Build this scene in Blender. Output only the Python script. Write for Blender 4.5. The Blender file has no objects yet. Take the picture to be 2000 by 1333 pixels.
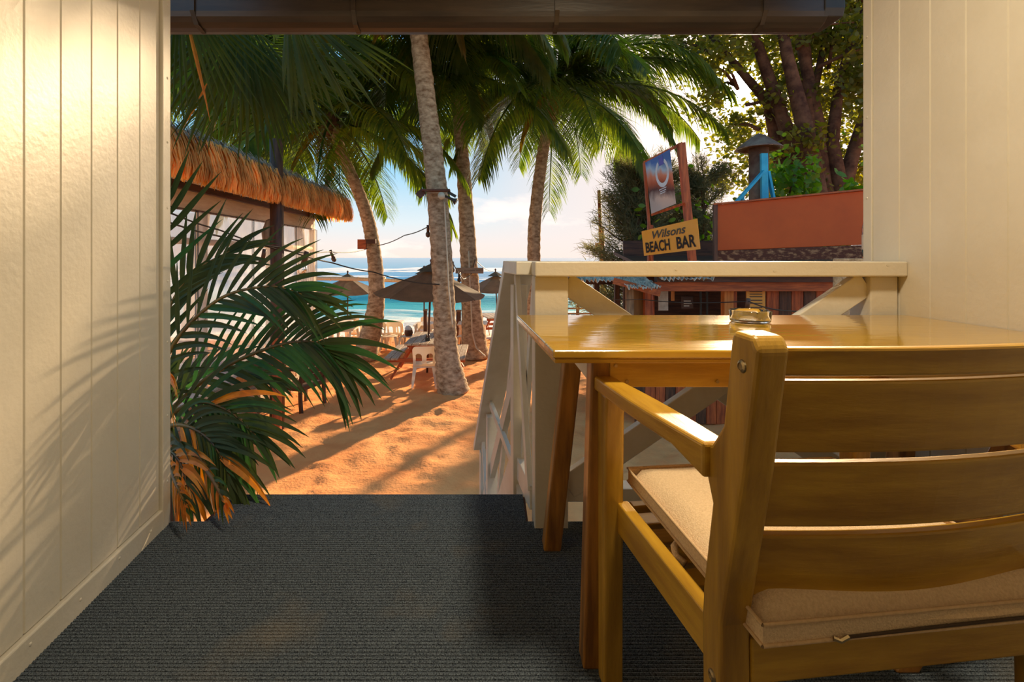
import bpy, bmesh, math, random
import numpy as np
from mathutils import Vector, Matrix
random.seed(7)
RNG = np.random.default_rng(11)
COL = bpy.context.scene.collection
SC = bpy.context.scene

# ------------------------------------------------------------------ camera
EYE = 0.93
F = 957.0
cam = bpy.data.cameras.new('camera'); camo = bpy.data.objects.new('camera', cam); COL.objects.link(camo)
camo.location = (0, 0, EYE); camo.rotation_euler = (math.pi/2, 0, 0)
cam.sensor_width = 36; cam.lens = F/2000*36
cam.shift_x = 40/2000; cam.shift_y = -163.5/2000
cam.clip_start = 0.02; cam.clip_end = 5000
SC.camera = camo

# ------------------------------------------------------------------ light + exposure
SUN_DIR = Vector((0.507, 1.0, 0.353)).normalized()      # towards the sun
SUN_STRENGTH = 7.0; SUN_COL = (1.0, 0.72, 0.42)
SKY_STRENGTH = 1.3
LAMP_W = 25.0; LAMP_COL = (1.0, 0.83, 0.56)
SC.view_settings.view_transform = 'Standard'; SC.view_settings.look = 'None'
SC.view_settings.gamma = 1.0; SC.view_settings.use_curve_mapping = False
SC.view_settings.exposure = 0.5
sl = bpy.data.lights.new('sun', 'SUN'); slo = bpy.data.objects.new('sun', sl); COL.objects.link(slo)
sl.energy = SUN_STRENGTH; sl.color = SUN_COL; sl.angle = math.radians(1.3)
slo.rotation_euler = (-SUN_DIR).to_track_quat('-Z', 'Y').to_euler()
slo.location = (20, 40, 15)
try:
    SC.cycles.sample_clamp_indirect = 4.0
    SC.cycles.transparent_max_bounces = 16
    SC.cycles.max_bounces = 8
    SC.cycles.caustics_reflective = False
except Exception: pass

def world():
    w = bpy.data.worlds.new('sky'); SC.world = w; w.use_nodes = True
    nt = w.node_tree; N = nt.nodes; L = nt.links
    for n in list(N): N.remove(n)
    out = N.new('ShaderNodeOutputWorld'); bg = N.new('ShaderNodeBackground'); bg.inputs[1].default_value = SKY_STRENGTH
    L.new(bg.outputs[0], out.inputs[0])
    tc = N.new('ShaderNodeTexCoord'); nrm = N.new('ShaderNodeVectorMath'); nrm.operation = 'NORMALIZE'
    L.new(tc.outputs['Generated'], nrm.inputs[0])
    sep = N.new('ShaderNodeSeparateXYZ'); L.new(nrm.outputs[0], sep.inputs[0])
    ramp = N.new('ShaderNodeValToRGB'); L.new(sep.outputs[2], ramp.inputs[0])
    e = ramp.color_ramp.elements
    e[0].position = 0.0; e[0].color = (.60, .48, .42, 1)
    e[1].position = 1.0; e[1].color = (.10, .23, .38, 1)
    for p, c in ((.07, (.45, .50, .52, 1)), (.18, (.20, .40, .54, 1)), (.45, (.08, .24, .44, 1))):
        q = e.new(p); q.color = c
    dot = N.new('ShaderNodeVectorMath'); dot.operation = 'DOT_PRODUCT'
    L.new(nrm.outputs[0], dot.inputs[0]); dot.inputs[1].default_value = SUN_DIR
    # haze brightening around the sun
    mr = N.new('ShaderNodeMapRange'); mr.interpolation_type = 'SMOOTHSTEP'
    mr.inputs[1].default_value = .80; mr.inputs[2].default_value = .995; L.new(dot.outputs['Value'], mr.inputs[0])
    mx = N.new('ShaderNodeMix'); mx.data_type = 'RGBA'; L.new(mr.outputs[0], mx.inputs[0])
    L.new(ramp.outputs[0], mx.inputs[6]); mx.inputs[7].default_value = (.56, .48, .45, 1)
    # clouds
    nz = N.new('ShaderNodeTexNoise'); nz.inputs['Scale'].default_value = 5.0; nz.inputs['Detail'].default_value = 7; nz.inputs['Roughness'].default_value = .58
    mp = N.new('ShaderNodeMapping'); mp.inputs['Scale'].default_value = (1, 1, 3.2); mp.inputs['Location'].default_value = (.35, .1, .62)
    L.new(nrm.outputs[0], mp.inputs[0]); L.new(mp.outputs[0], nz.inputs['Vector'])
    cr = N.new('ShaderNodeMapRange'); cr.inputs[1].default_value = .53; cr.inputs[2].default_value = .70; L.new(nz.outputs[0], cr.inputs[0])
    el = N.new('ShaderNodeMapRange'); el.inputs[1].default_value = .26; el.inputs[2].default_value = .06; L.new(sep.outputs[2], el.inputs[0])
    ml = N.new('ShaderNodeMath'); ml.operation = 'MULTIPLY'; L.new(cr.outputs[0], ml.inputs[0]); L.new(el.outputs[0], ml.inputs[1])
    m2 = N.new('ShaderNodeMix'); m2.data_type = 'RGBA'; L.new(ml.outputs[0], m2.inputs[0])
    L.new(mx.outputs[2], m2.inputs[6]); m2.inputs[7].default_value = (.72, .61, .55, 1)
    # aureole
    def glow(lo, power, strength, col):
        a = N.new('ShaderNodeMapRange'); a.inputs[1].default_value = lo; a.inputs[2].default_value = 1.0; L.new(dot.outputs['Value'], a.inputs[0])
        b = N.new('ShaderNodeMath'); b.operation = 'POWER'; L.new(a.outputs[0], b.inputs[0]); b.inputs[1].default_value = power
        c = N.new('ShaderNodeVectorMath'); c.operation = 'SCALE'; c.inputs[0].default_value = (col[0]*strength, col[1]*strength, col[2]*strength)
        L.new(b.outputs[0], c.inputs[3]); return c
    g1 = glow(.965, 3, 1.3, (1, .74, .60)); g2 = glow(.9978, 3, 60.0, (1, .88, .80))
    ad = N.new('ShaderNodeVectorMath'); ad.operation = 'ADD'; L.new(m2.outputs[2], ad.inputs[0]); L.new(g1.outputs[0], ad.inputs[1])
    a2 = N.new('ShaderNodeVectorMath'); a2.operation = 'ADD'; L.new(ad.outputs[0], a2.inputs[0]); L.new(g2.outputs[0], a2.inputs[1])
    L.new(a2.outputs[0], bg.inputs[0])
world()

# ------------------------------------------------------------------ materials
def srgb(r, g, b):
    f = lambda c: (c/255/12.92) if c/255 <= .04045 else ((c/255+.055)/1.055)**2.4
    return (f(r), f(g), f(b), 1)
MATS = {}
def mat(name, c, c2=None, rough=.6, scale=6, stretch=(1,1,1), bump=0.0, bscale=None, metal=0.0, detail=5, coat=0.0, trans=0.0, sheen=0, spec=.5, lo=.35, hi=.65, coord='Object'):
    if name in MATS: return MATS[name]
    m = bpy.data.materials.new(name); MATS[name] = m; m.use_nodes = True
    nt = m.node_tree; N = nt.nodes; L = nt.links; b = N['Principled BSDF']
    b.inputs['Roughness'].default_value = rough; b.inputs['Metallic'].default_value = metal
    b.inputs['Coat Weight'].default_value = coat; b.inputs['Coat Roughness'].default_value = .08
    b.inputs['Specular IOR Level'].default_value = spec
    tc = N.new('ShaderNodeTexCoord'); mp = N.new('ShaderNodeMapping'); mp.inputs['Scale'].default_value = stretch
    L.new(tc.outputs[coord], mp.inputs[0])
    nz = N.new('ShaderNodeTexNoise'); nz.inputs['Scale'].default_value = scale; nz.inputs['Detail'].default_value = detail; nz.inputs['Roughness'].default_value = .6
    L.new(mp.outputs[0], nz.inputs['Vector'])
    if c2 is None: c2 = c
    r = N.new('ShaderNodeValToRGB'); r.color_ramp.elements[0].position = lo; r.color_ramp.elements[1].position = hi
    r.color_ramp.elements[0].color = tuple(c[:3])+(1,); r.color_ramp.elements[1].color = tuple(c2[:3])+(1,)
    L.new(nz.outputs[0], r.inputs[0]); L.new(r.outputs[0], b.inputs['Base Color'])
    if bump:
        n2 = nz
        if bscale:
            n2 = N.new('ShaderNodeTexNoise'); n2.inputs['Scale'].default_value = bscale; n2.inputs['Detail'].default_value = 4
            L.new(mp.outputs[0], n2.inputs['Vector'])
        bp = N.new('ShaderNodeBump'); bp.inputs['Strength'].default_value = bump; bp.inputs['Distance'].default_value = .01
        L.new(n2.outputs[0], bp.inputs['Height']); L.new(bp.outputs[0], b.inputs['Normal'])
    if trans:
        t = N.new('ShaderNodeBsdfTranslucent'); L.new(r.outputs[0], t.inputs[0])
        hs = N.new('ShaderNodeHueSaturation'); hs.inputs['Saturation'].default_value = 1.15; hs.inputs['Value'].default_value = 2.6
        L.new(r.outputs[0], hs.inputs['Color']); L.new(hs.outputs[0], t.inputs[0])
        ms = N.new('ShaderNodeMixShader'); ms.inputs[0].default_value = trans
        L.new(b.outputs[0], ms.inputs[1]); L.new(t.outputs[0], ms.inputs[2]); L.new(ms.outputs[0], N['Material Output'].inputs[0])
    return m
def wood(name, c, c2, axis='X', scale=9, rough=.45, coat=0.0, bump=.25, k=9):
    st = {'X': (1, k, k), 'Y': (k, 1, k), 'Z': (k, k, 1)}[axis]
    return mat(name, c, c2, rough=rough, scale=scale/3, stretch=st, bump=bump, detail=8, coat=coat)

CREAM = mat('cream_paint', srgb(212,204,188), srgb(205,196,178), rough=.42, scale=3, bump=.12, bscale=60)
WHITEP = mat('white_rail_paint', srgb(228,222,210), srgb(214,206,190), rough=.4, scale=5, bump=.12, bscale=50)
CEILP = mat('ceiling_paint', srgb(200,190,165), srgb(190,178,150), rough=.7)
GOLDX = wood('golden_wood_x', srgb(200,156,48), srgb(158,114,26), 'X', rough=.42, coat=.25)
GOLDY = wood('golden_wood_y', srgb(208,162,50), srgb(170,124,30), 'Y', rough=.42, coat=.25)
GOLDZ = wood('golden_wood_z', srgb(196,152,52), srgb(146,106,30), 'Z', rough=.42, coat=.25)
LEGW = wood('table_leg_wood', srgb(186,128,50), srgb(120,78,34), 'Z', rough=.4, coat=.2)
DARKX = wood('dark_wood_x', srgb(104,62,38), srgb(60,34,22), 'X', rough=.6)
DARKY = wood('dark_wood_y', srgb(104,62,38), srgb(60,34,22), 'Y', rough=.6)
DARKZ = wood('dark_wood_z', srgb(112,70,44), srgb(62,38,26), 'Z', rough=.6)
REDX = wood('red_wood_x', srgb(206,108,52), srgb(150,70,34), 'X', rough=.6)
REDZ = wood('red_wood_z', srgb(206,104,50), srgb(140,64,32), 'Z', rough=.6)
ORNZ = wood('orange_post_wood', srgb(226,142,66), srgb(196,112,46), 'Z', rough=.6)
OLIVE = wood('olive_board', srgb(160,112,52), srgb(130,88,40), 'Z', rough=.6)
GREYW = wood('weathered_wood', srgb(176,150,122), srgb(120,96,74), 'X', rough=.8)
GREYZ = wood('weathered_wood_z', srgb(170,140,108), srgb(110,84,62), 'Z', rough=.8)
PALEW = wood('pale_beam_wood', srgb(244,222,190), srgb(226,198,160), 'Y', rough=.6)
PICNX = wood('picnic_top_wood', srgb(196,180,160), srgb(150,120,92), 'Y', rough=.55)
BLACKM = mat('dark_metal', srgb(44,40,36), srgb(60,54,46), rough=.45, scale=4)
GUT = mat('gutter_paint', srgb(70,58,48), srgb(48,40,35), rough=.38, scale=5, stretch=(.5,3,3), bump=.2)
METAL = mat('screw_metal', srgb(190,170,130), srgb(150,130,100), rough=.3, metal=.9)
CUSH = mat('cushion_fabric', srgb(238,210,172), srgb(224,194,154), rough=.9, scale=260, bump=.5, bscale=420, detail=2)
PIPE = mat('cushion_piping', srgb(214,182,142), srgb(200,168,128), rough=.9, scale=200)
ZIP = mat('zip_tape', srgb(70,52,36), rough=.8)
SAND = mat('sand', srgb(250,176,112), srgb(234,152,92), rough=.95, scale=1.3, bump=1.0, bscale=26, detail=9, spec=.1)
BARK = mat('palm_bark', srgb(210,186,152), srgb(130,102,74), rough=.9, scale=9, stretch=(1,1,1.8), bump=.9, bscale=24, detail=10, lo=.34, hi=.68, spec=.2)
BARKD = mat('tree_bark', srgb(120,84,62), srgb(70,44,34), rough=.9, scale=4, bump=.8, bscale=14, spec=.2)
FROND = mat('coconut_leaf', srgb(62,82,34), srgb(98,108,42), rough=.42, scale=2, trans=.55)
FRONDY = mat('coconut_leaf_dry', srgb(126,98,44), srgb(88,76,30), rough=.6, scale=2, trans=.45)
FANL = mat('fan_leaf', srgb(58,70,26), srgb(84,92,34), rough=.6, scale=3, trans=.4, spec=.25)
NEARL = mat('near_leaf', srgb(44,80,46), srgb(62,98,50), rough=.5, scale=5, trans=.33, spec=.3)
NEARD = mat('near_leaf_dark', srgb(46,64,36), srgb(66,76,40), rough=.55, scale=5, trans=.22, spec=.25)
DRYL = mat('dry_leaf', srgb(196,112,34), srgb(222,150,58), rough=.6, scale=7, trans=.3)
RACH = mat('frond_stem', srgb(128,104,46), srgb(96,70,34), rough=.55, scale=5)
TREEL = mat('tree_leaf', srgb(80,84,34), srgb(116,112,44), rough=.5, scale=1.2, trans=.5)
NEEDLE = mat('casuarina_needle', srgb(84,88,62), srgb(112,108,74), rough=.7, scale=1.5, trans=.35)
BUSHL = mat('bush_leaf', srgb(60,96,30), srgb(110,140,46), rough=.5, scale=2, trans=.45)
THATCH = mat('thatch_straw', srgb(240,196,120), srgb(180,128,70), rough=.85, scale=5, stretch=(1,1,.4), trans=.3, spec=.1)
THTOP = mat('thatch_weathered', srgb(186,170,150), srgb(120,102,84), rough=.95, scale=6, bump=.6)
UMB = mat('umbrella_canvas', srgb(112,100,82), srgb(96,86,70), rough=.8, scale=4, trans=.25)
PLAST = mat('white_plastic', srgb(238,226,206), srgb(230,216,194), rough=.45, scale=2, trans=.1)
BROWNP = mat('brown_panel_paint', srgb(212,92,22), srgb(196,82,18), rough=.6, scale=1.5)
WORN = mat('worn_panel_edge', srgb(92,52,36), srgb(176,130,90), rough=.9, scale=14, stretch=(1,1,2), lo=.5, hi=.68)
BLUE = mat('blue_paint', srgb(30,160,200), srgb(60,190,220), rough=.5, scale=4)
RUST = mat('vent_metal', srgb(150,120,96), srgb(110,70,56), rough=.6, scale=5, metal=.3)
FOIL = mat('crumpled_sheet', srgb(250,236,214), srgb(150,142,130), rough=.6, scale=12, metal=0, bump=.6)
SIGNO = mat('orange_sign_paint', srgb(255,166,36), srgb(254,178,84), rough=.5, scale=1.4)
INK = mat('black_lettering', srgb(40,28,20), rough=.6)
INKG = mat('grey_lettering', srgb(84,74,60), rough=.6)
CABLE = mat('black_cable', srgb(34,30,28), rough=.5)
ROPE = mat('pale_conduit', srgb(214,200,172), rough=.6)
SOCK = mat('lamp_socket', srgb(110,74,50), srgb(80,54,38), rough=.5)
STONE = mat('wall_stone', srgb(206,186,158), srgb(160,130,104), rough=.9, scale=7, bump=.5)
STONED = mat('wall_stone_brown', srgb(176,132,96), srgb(140,100,74), rough=.9, scale=7, bump=.5)
STUCCO = mat('rough_stucco', srgb(196,180,156), srgb(150,134,112), rough=.95, scale=30, bump=1.0, bscale=55)
PAPER = mat('pale_paper', srgb(220,206,190), srgb(190,170,150), rough=.8, scale=9)
TEALT = mat('teal_tarp', srgb(20,70,80), srgb(12,40,48), rough=.5, scale=5)

def glassy(name, col, rough=.0, ior=1.47):
    m = bpy.data.materials.new(name); m.use_nodes = True; b = m.node_tree.nodes['Principled BSDF']
    b.inputs['Transmission Weight'].default_value = 1; b.inputs['Base Color'].default_value = col; b.inputs['Roughness'].default_value = rough; b.inputs['IOR'].default_value = ior
    return m
GLASS = glassy('clear_glass', (1,1,1,1)); AMBER = glassy('amber_glass', srgb(190,90,30), .05)
def vinyl():
    m = bpy.data.materials.new('clear_vinyl'); m.use_nodes = True; nt = m.node_tree; N = nt.nodes; L = nt.links
    b = N['Principled BSDF']; b.inputs['Base Color'].default_value = srgb(240,236,232); b.inputs['Roughness'].default_value = .15
    t = N.new('ShaderNodeBsdfTransparent'); tr = N.new('ShaderNodeBsdfTranslucent'); tr.inputs[0].default_value = (.95,.93,.92,1)
    tc = N.new('ShaderNodeTexCoord'); mp = N.new('ShaderNodeMapping'); mp.inputs['Scale'].default_value = (3, 6, .3)
    nz = N.new('ShaderNodeTexNoise'); nz.inputs['Scale'].default_value = 2; L.new(tc.outputs['Object'], mp.inputs[0]); L.new(mp.outputs[0], nz.inputs[0])
    r = N.new('ShaderNodeMapRange'); r.inputs[3].default_value = .30; r.inputs[4].default_value = .55; L.new(nz.outputs[0], r.inputs[0])
    a = N.new('ShaderNodeMixShader'); a.inputs[0].default_value = .6; L.new(b.outputs[0], a.inputs[1]); L.new(tr.outputs[0], a.inputs[2])
    c = N.new('ShaderNodeMixShader'); L.new(r.outputs[0], c.inputs[0]); L.new(t.outputs[0], c.inputs[1]); L.new(a.outputs[0], c.inputs[2])
    L.new(c.outputs[0], N['Material Output'].inputs[0]); return m
VINYL = vinyl()
def lacquer():
    m = bpy.data.materials.new('lacquered_ply'); m.use_nodes = True; nt = m.node_tree; N = nt.nodes; L = nt.links
    b = N['Principled BSDF']; b.inputs['Roughness'].default_value = .16; b.inputs['Specular IOR Level'].default_value = .8
    b.inputs['Coat Weight'].default_value = .8; b.inputs['Coat Roughness'].default_value = .07
    tc = N.new('ShaderNodeTexCoord'); mp = N.new('ShaderNodeMapping'); mp.inputs['Scale'].default_value = (1.2, 9, 1)
    nz = N.new('ShaderNodeTexNoise'); nz.inputs['Scale'].default_value = 2.2; nz.inputs['Detail'].default_value = 8; nz.inputs['Distortion'].default_value = .6
    L.new(tc.outputs['Object'], mp.inputs[0]); L.new(mp.outputs[0], nz.inputs[0])
    r = N.new('ShaderNodeValToRGB'); r.color_ramp.elements[0].color = srgb(176,132,30); r.color_ramp.elements[1].color = srgb(202,158,40)
    r.color_ramp.elements[0].position = .3; r.color_ramp.elements[1].position = .7
    L.new(nz.outputs[0], r.inputs[0]); L.new(r.outputs[0], b.inputs['Base Color'])
    n2 = N.new('ShaderNodeTexNoise'); n2.inputs['Scale'].default_value = 7; m3 = N.new('ShaderNodeMapping'); m3.inputs['Scale'].default_value = (1, 4, 1)
    L.new(tc.outputs['Object'], m3.inputs[0]); L.new(m3.outputs[0], n2.inputs[0])
    bp = N.new('ShaderNodeBump'); bp.inputs['Strength'].default_value = .25; bp.inputs['Distance'].default_value = .004
    L.new(n2.outputs[0], bp.inputs['Height']); L.new(bp.outputs[0], b.inputs['Normal']); L.new(bp.outputs[0], b.inputs['Coat Normal'])
    return m
LACQ = lacquer()
def carpet_mat():
    m = bpy.data.materials.new('ribbed_carpet'); m.use_nodes = True; nt = m.node_tree; N = nt.nodes; L = nt.links
    b = N['Principled BSDF']; b.inputs['Roughness'].default_value = 1; b.inputs['Specular IOR Level'].default_value = .15
    tc = N.new('ShaderNodeTexCoord')
    nz = N.new('ShaderNodeTexNoise'); nz.inputs['Scale'].default_value = 330; nz.inputs['Detail'].default_value = 2; L.new(tc.outputs['Object'], nz.inputs[0])
    n2 = N.new('ShaderNodeTexNoise'); n2.inputs['Scale'].default_value = 3.0; n2.inputs['Detail'].default_value = 6; L.new(tc.outputs['Object'], n2.inputs[0])
    r = N.new('ShaderNodeValToRGB'); e = r.color_ramp.elements
    e[0].position = .3; e[0].color = srgb(34,40,50); e[1].position = .72; e[1].color = srgb(116,127,138)
    L.new(nz.outputs[0], r.inputs[0])
    r2 = N.new('ShaderNodeValToRGB'); r2.color_ramp.elements[0].position = .55; r2.color_ramp.elements[1].position = .8
    r2.color_ramp.elements[0].color = (0,0,0,1); r2.color_ramp.elements[1].color = (.45,.45,.45,1); L.new(n2.outputs[0], r2.inputs[0])
    mx = N.new('ShaderNodeMix'); mx.data_type = 'RGBA'; L.new(r2.outputs[0], mx.inputs[0]); L.new(r.outputs[0], mx.inputs[6]); mx.inputs[7].default_value = srgb(150,134,108)
    L.new(mx.outputs[2], b.inputs['Base Color'])
    bp = N.new('ShaderNodeBump'); bp.inputs['Strength'].default_value = .9; bp.inputs['Distance'].default_value = .003; L.new(nz.outputs[0], bp.inputs['Height']); L.new(bp.outputs[0], b.inputs['Normal'])
    return m
CARPET = carpet_mat()

# ------------------------------------------------------------------ builders
def P(px, py, z):
    return Vector(((px-960)/F*z, z, EYE-(py-503)/F*z))
def tag(o, label=None, cat=None, group=None, kind=None):
    if label: o['label'] = label
    if cat: o['category'] = cat
    if group: o['group'] = group
    if kind: o['kind'] = kind
    return o
def thing(name, loc, label, cat, group=None, rz=0):
    o = bpy.data.objects.new(name, None); COL.objects.link(o); o.location = loc; o.rotation_euler = (0, 0, rz); o.empty_display_size = .1
    return tag(o, label, cat, group)
class M:
    def __init__(s): s.v = []; s.f = []
    def add(s, vs, fs):
        n = len(s.v); s.v += [tuple(v) for v in vs]; s.f += [tuple(i+n for i in f) for f in fs]; return s
    def box(s, x0, x1, y0, y1, z0, z1, T=None):
        vs = [Vector(p) for p in ((x0,y0,z0),(x1,y0,z0),(x1,y1,z0),(x0,y1,z0),(x0,y0,z1),(x1,y0,z1),(x1,y1,z1),(x0,y1,z1))]
        if T: vs = [T @ v for v in vs]
        return s.add(vs, [(3,2,1,0),(4,5,6,7),(0,1,5,4),(1,2,6,5),(2,3,7,6),(3,0,4,7)])
    def bar(s, a, b, w, h, up=(0,0,1)):
        """rectangular bar from a to b; w across, h along 'up'"""
        a = Vector(a); b = Vector(b); d = (b-a).normalized(); up = Vector(up)
        sd = d.cross(up).normalized()*w/2; u = sd.cross(d).normalized()*h/2
        vs = [p+i*sd+j*u for p in (a, b) for i, j in ((-1,-1),(1,-1),(1,1),(-1,1))]
        return s.add(vs, [(0,1,2,3),(7,6,5,4),(0,4,5,1),(1,5,6,2),(2,6,7,3),(3,7,4,0)])
    def tube(s, pts, rad, n=10, caps=True, jit=0):
        pts = [Vector(p) for p in pts]; k = len(pts)
        if not hasattr(rad, '__len__'): rad = [rad]*k
        n0 = len(s.v); ref = Vector((0,1,0)) if abs((pts[-1]-pts[0]).normalized().y) < .8 else Vector((1,0,0))
        for i, p in enumerate(pts):
            d = (pts[min(i+1,k-1)]-pts[max(i-1,0)]).normalized()
            a = d.cross(ref).normalized(); b = a.cross(d)
            for j in range(n):
                t = 2*math.pi*j/n; r = rad[i]*(1+jit*(random.random()-.5)*2)
                s.v.append(tuple(p+a*math.cos(t)*r+b*math.sin(t)*r))
        for i in range(k-1):
            for j in range(n):
                s.f.append((n0+i*n+j, n0+i*n+(j+1)%n, n0+(i+1)*n+(j+1)%n, n0+(i+1)*n+j))
        if caps:
            s.f.append(tuple(n0+j for j in range(n))[::-1]); s.f.append(tuple(n0+(k-1)*n+j for j in range(n)))
        return s
    def lathe(s, c, prof, n=24, close=False):
        c = Vector(c); n0 = len(s.v); k = len(prof)
        for r, z in prof:
            for j in range(n):
                t = 2*math.pi*j/n; s.v.append((c.x+r*math.cos(t), c.y+r*math.sin(t), c.z+z))
        for i in range(k if close else k-1):
            a = i*n; b = ((i+1) % k)*n
            for j in range(n): s.f.append((n0+a+j, n0+a+(j+1)%n, n0+b+(j+1)%n, n0+b+j))
        return s
    def prism(s, poly, a0, a1, axis='x'):
        """poly in the other two axes, extruded a0..a1"""
        k = len(poly); mk = {'x': lambda a,p: (a,p[0],p[1]), 'y': lambda a,p: (p[0],a,p[1]), 'z': lambda a,p: (p[0],p[1],a)}[axis]
        vs = [mk(a0,p) for p in poly]+[mk(a1,p) for p in poly]
        return s.add(vs, [tuple(range(k))[::-1], tuple(range(k,2*k))]+[(i,(i+1)%k,k+(i+1)%k,k+i) for i in range(k)])
    def build(s, name, m, parent=None, origin=None, bevel=0, smooth=False, seg=2, fix=False):
        me = bpy.data.meshes.new(name)
        o0 = Vector(origin) if origin is not None else Vector((0,0,0))
        me.from_pydata([(v[0]-o0.x, v[1]-o0.y, v[2]-o0.z) for v in s.v], [], s.f)
        if m: me.materials.append(m)
        if smooth: me.polygons.foreach_set('use_smooth', [True]*len(me.polygons))
        if fix:
            bm = bmesh.new(); bm.from_mesh(me); bmesh.ops.recalc_face_normals(bm, faces=bm.faces); bm.to_mesh(me); bm.free()
        o = bpy.data.objects.new(name, me); COL.objects.link(o)
        if parent is not None: o.parent = parent
        elif origin is not None: o.location = o0
        if bevel:
            b = o.modifiers.new('bevel', 'BEVEL'); b.width = bevel; b.segments = seg; b.limit_method = 'ANGLE'; b.angle_limit = math.radians(40)
        return o
def copy_tree(o, parent=None):
    c = o.copy(); COL.objects.link(c); c.parent = parent
    for ch in o.children: copy_tree(ch, c)
    return c
def struct(name, m, mt, bevel=0, parent=None): return tag(m.build(name, mt, bevel=bevel, parent=parent), kind='structure')
def rot_line(a, b): pass

# ------------------------------------------------------------------ the room
GZ = EYE-2.45                       # sand level near the deck
def ground(y, x=0):
    return GZ - max(0, y-11)*.05
DX = Vector((-.136, 1, 0)).normalized()     # direction of left wall / stair / chair
# floor slab and carpet
struct('floor', M().box(-1.35, 1.75, -2.6, 1.70, -.16, -.008).box(-1.02, .13, 1.70, 1.915, -.16, -.008), DARKY)
def wl(y): return -1.06-.123*(y-1.07)
def carpet():
    m = M(); p = .0108
    prof = [(0, -.008), (.18, -.001), (.5, .001), (.82, -.001)]
    for x0, x1, y0, y1 in ((-1.32, 1.395, -.5, 1.728), (-1.0, .122, 1.728, 1.925)):
        n = int(round((y1-y0)/p)); vs = []; fs = []
        ys = [(y0+(i+q)*(y1-y0)/n, z) for i in range(n) for q, z in prof]+[(y1, -.008)]
        for y, z in ys: vs += [(max(x0, wl(y)+.008) if x0 < -1.1 else x0, y, z), (x1, y, z)]
        for i in range(len(ys)-1): fs.append((2*i, 2*i+1, 2*i+3, 2*i+2))
        m.add(vs, fs)
    return tag(m.build('carpet', CARPET), 'dark grey ribbed carpet covering the deck floor between the two walls', 'carpet')
carpet()
# left wall
WL0 = Vector((-1.06, 1.07)); wd = Vector((-.123, 1)).normalized()
def wl(y): return -1.06-.123*(y-1.07)
ang = math.atan2(.123, 1)
wall_l = struct('wall_left', M().add([(wl(-2.6)-.02,-2.6,-.1),(wl(1.70)-.02,1.70,-.1),(wl(1.70)-.11,1.70,-.1),(wl(-2.6)-.11,-2.6,-.1)]+[(wl(-2.6)-.02,-2.6,2.42),(wl(1.70)-.02,1.70,2.42),(wl(1.70)-.11,1.70,2.42),(wl(-2.6)-.11,-2.6,2.42)],
    [(3,2,1,0),(4,5,6,7),(0,1,5,4),(1,2,6,5),(2,3,7,6),(3,0,4,7)]), CREAM)
y = 1.672
pw = .111
while y > -2.5:
    m = M(); a = y-pw+.0; b = y
    g = .0035
    prof = [(a, -.02), (a, -.005), (a+g, 0), (b-g, 0), (b, -.005), (b, -.02)]
    vs = [(wl(t)+n, t, zz) for zz in (.07, 2.41) for t, n in prof]; k = 6
    m.add(vs, [tuple(range(k)), tuple(range(k,2*k))[::-1]]+[(i,k+i,k+(i+1)%k,(i+1)%k) for i in range(k)])
    m.build('board', CREAM, wall_l); y -= pw
def wall_strip(name, y0, y1, z0, z1, t, bev=.003):
    vs = [(wl(yy)+n, yy, zz) for zz in (z0, z1) for yy, n in ((y0,-.02),(y1,-.02),(y1,t),(y0,t))]
    return struct(name, M().add(vs, [(0,1,2,3),(7,6,5,4),(0,4,5,1),(1,5,6,2),(2,6,7,3),(3,7,4,0)]), CREAM, bev)
wall_strip('baseboard_left', -2.6, 1.70, -.005, .066, .012, .004)
tr1 = wall_strip('trim_1', 1.672, 1.722, -.005, 2.41, .013, .003)
for k in range(10):
    zz = .16+k*.235+random.uniform(-.02,.02)
    M().lathe((0,0,0), [(0,.003),(.0035,.002),(.005,0)], 8).build('nail_head', CREAM, tr1).matrix_local = Matrix.Translation((wl(1.70)+.0125, 1.70, zz)) @ Matrix.Rotation(math.radians(90), 4, 'Y')
for k in range(9):
    zz = .035; yy = 1.6-k*.16
    o = M().lathe((0,0,0), [(0,.003),(.0035,.002),(.005,0)], 8).build('nail_head', CREAM, bpy.data.objects['baseboard_left'])
    o.matrix_local = Matrix.Translation((wl(yy)+.0115, yy, zz+.01*(k%2))) @ Matrix.Rotation(math.radians(90), 4, 'Y')
# right wall
XR = 1.40
wall_r = struct('wall_right', M().box(XR+.02, XR+.12, -2.6, 1.82, -.1, 2.42), CREAM)
y = 1.80
while y > -2.5:
    a = y-.118; b = y; g = .003
    prof = [(a, .02), (a, .005), (a+g, 0), (b-g, 0), (b, .005), (b, .02)]
    vs = [(XR+n, t, zz) for zz in (-.005, 2.41) for t, n in prof]; k = 6
    M().add(vs, [tuple(range(k))[::-1], tuple(range(k,2*k))]+[(i,(i+1)%k,k+(i+1)%k,k+i) for i in range(k)]).build('board', CREAM, wall_r); y -= .118
tr2 = struct('trim_2', M().box(XR-.004, XR+.13, 1.80, 1.842, -.01, 2.41), CREAM, .003)
for k in range(6):
    o = M().lathe((0,0,0), [(0,.003),(.0035,.002),(.005,0)], 8).build('nail_head', CREAM, tr2)
    o.matrix_local = Matrix.Translation((XR-.0035, 1.822, .25+k*.3)) @ Matrix.Rotation(math.radians(-90), 4, 'Y')
struct('wall_back', M().box(-.70, 1.5, -2.7, -2.6, -.1, 2.42), CREAM)
struct('ceiling', M().box(-1.4, 1.6, -2.7, 2.12, 2.42, 2.52), CEILP)
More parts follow.
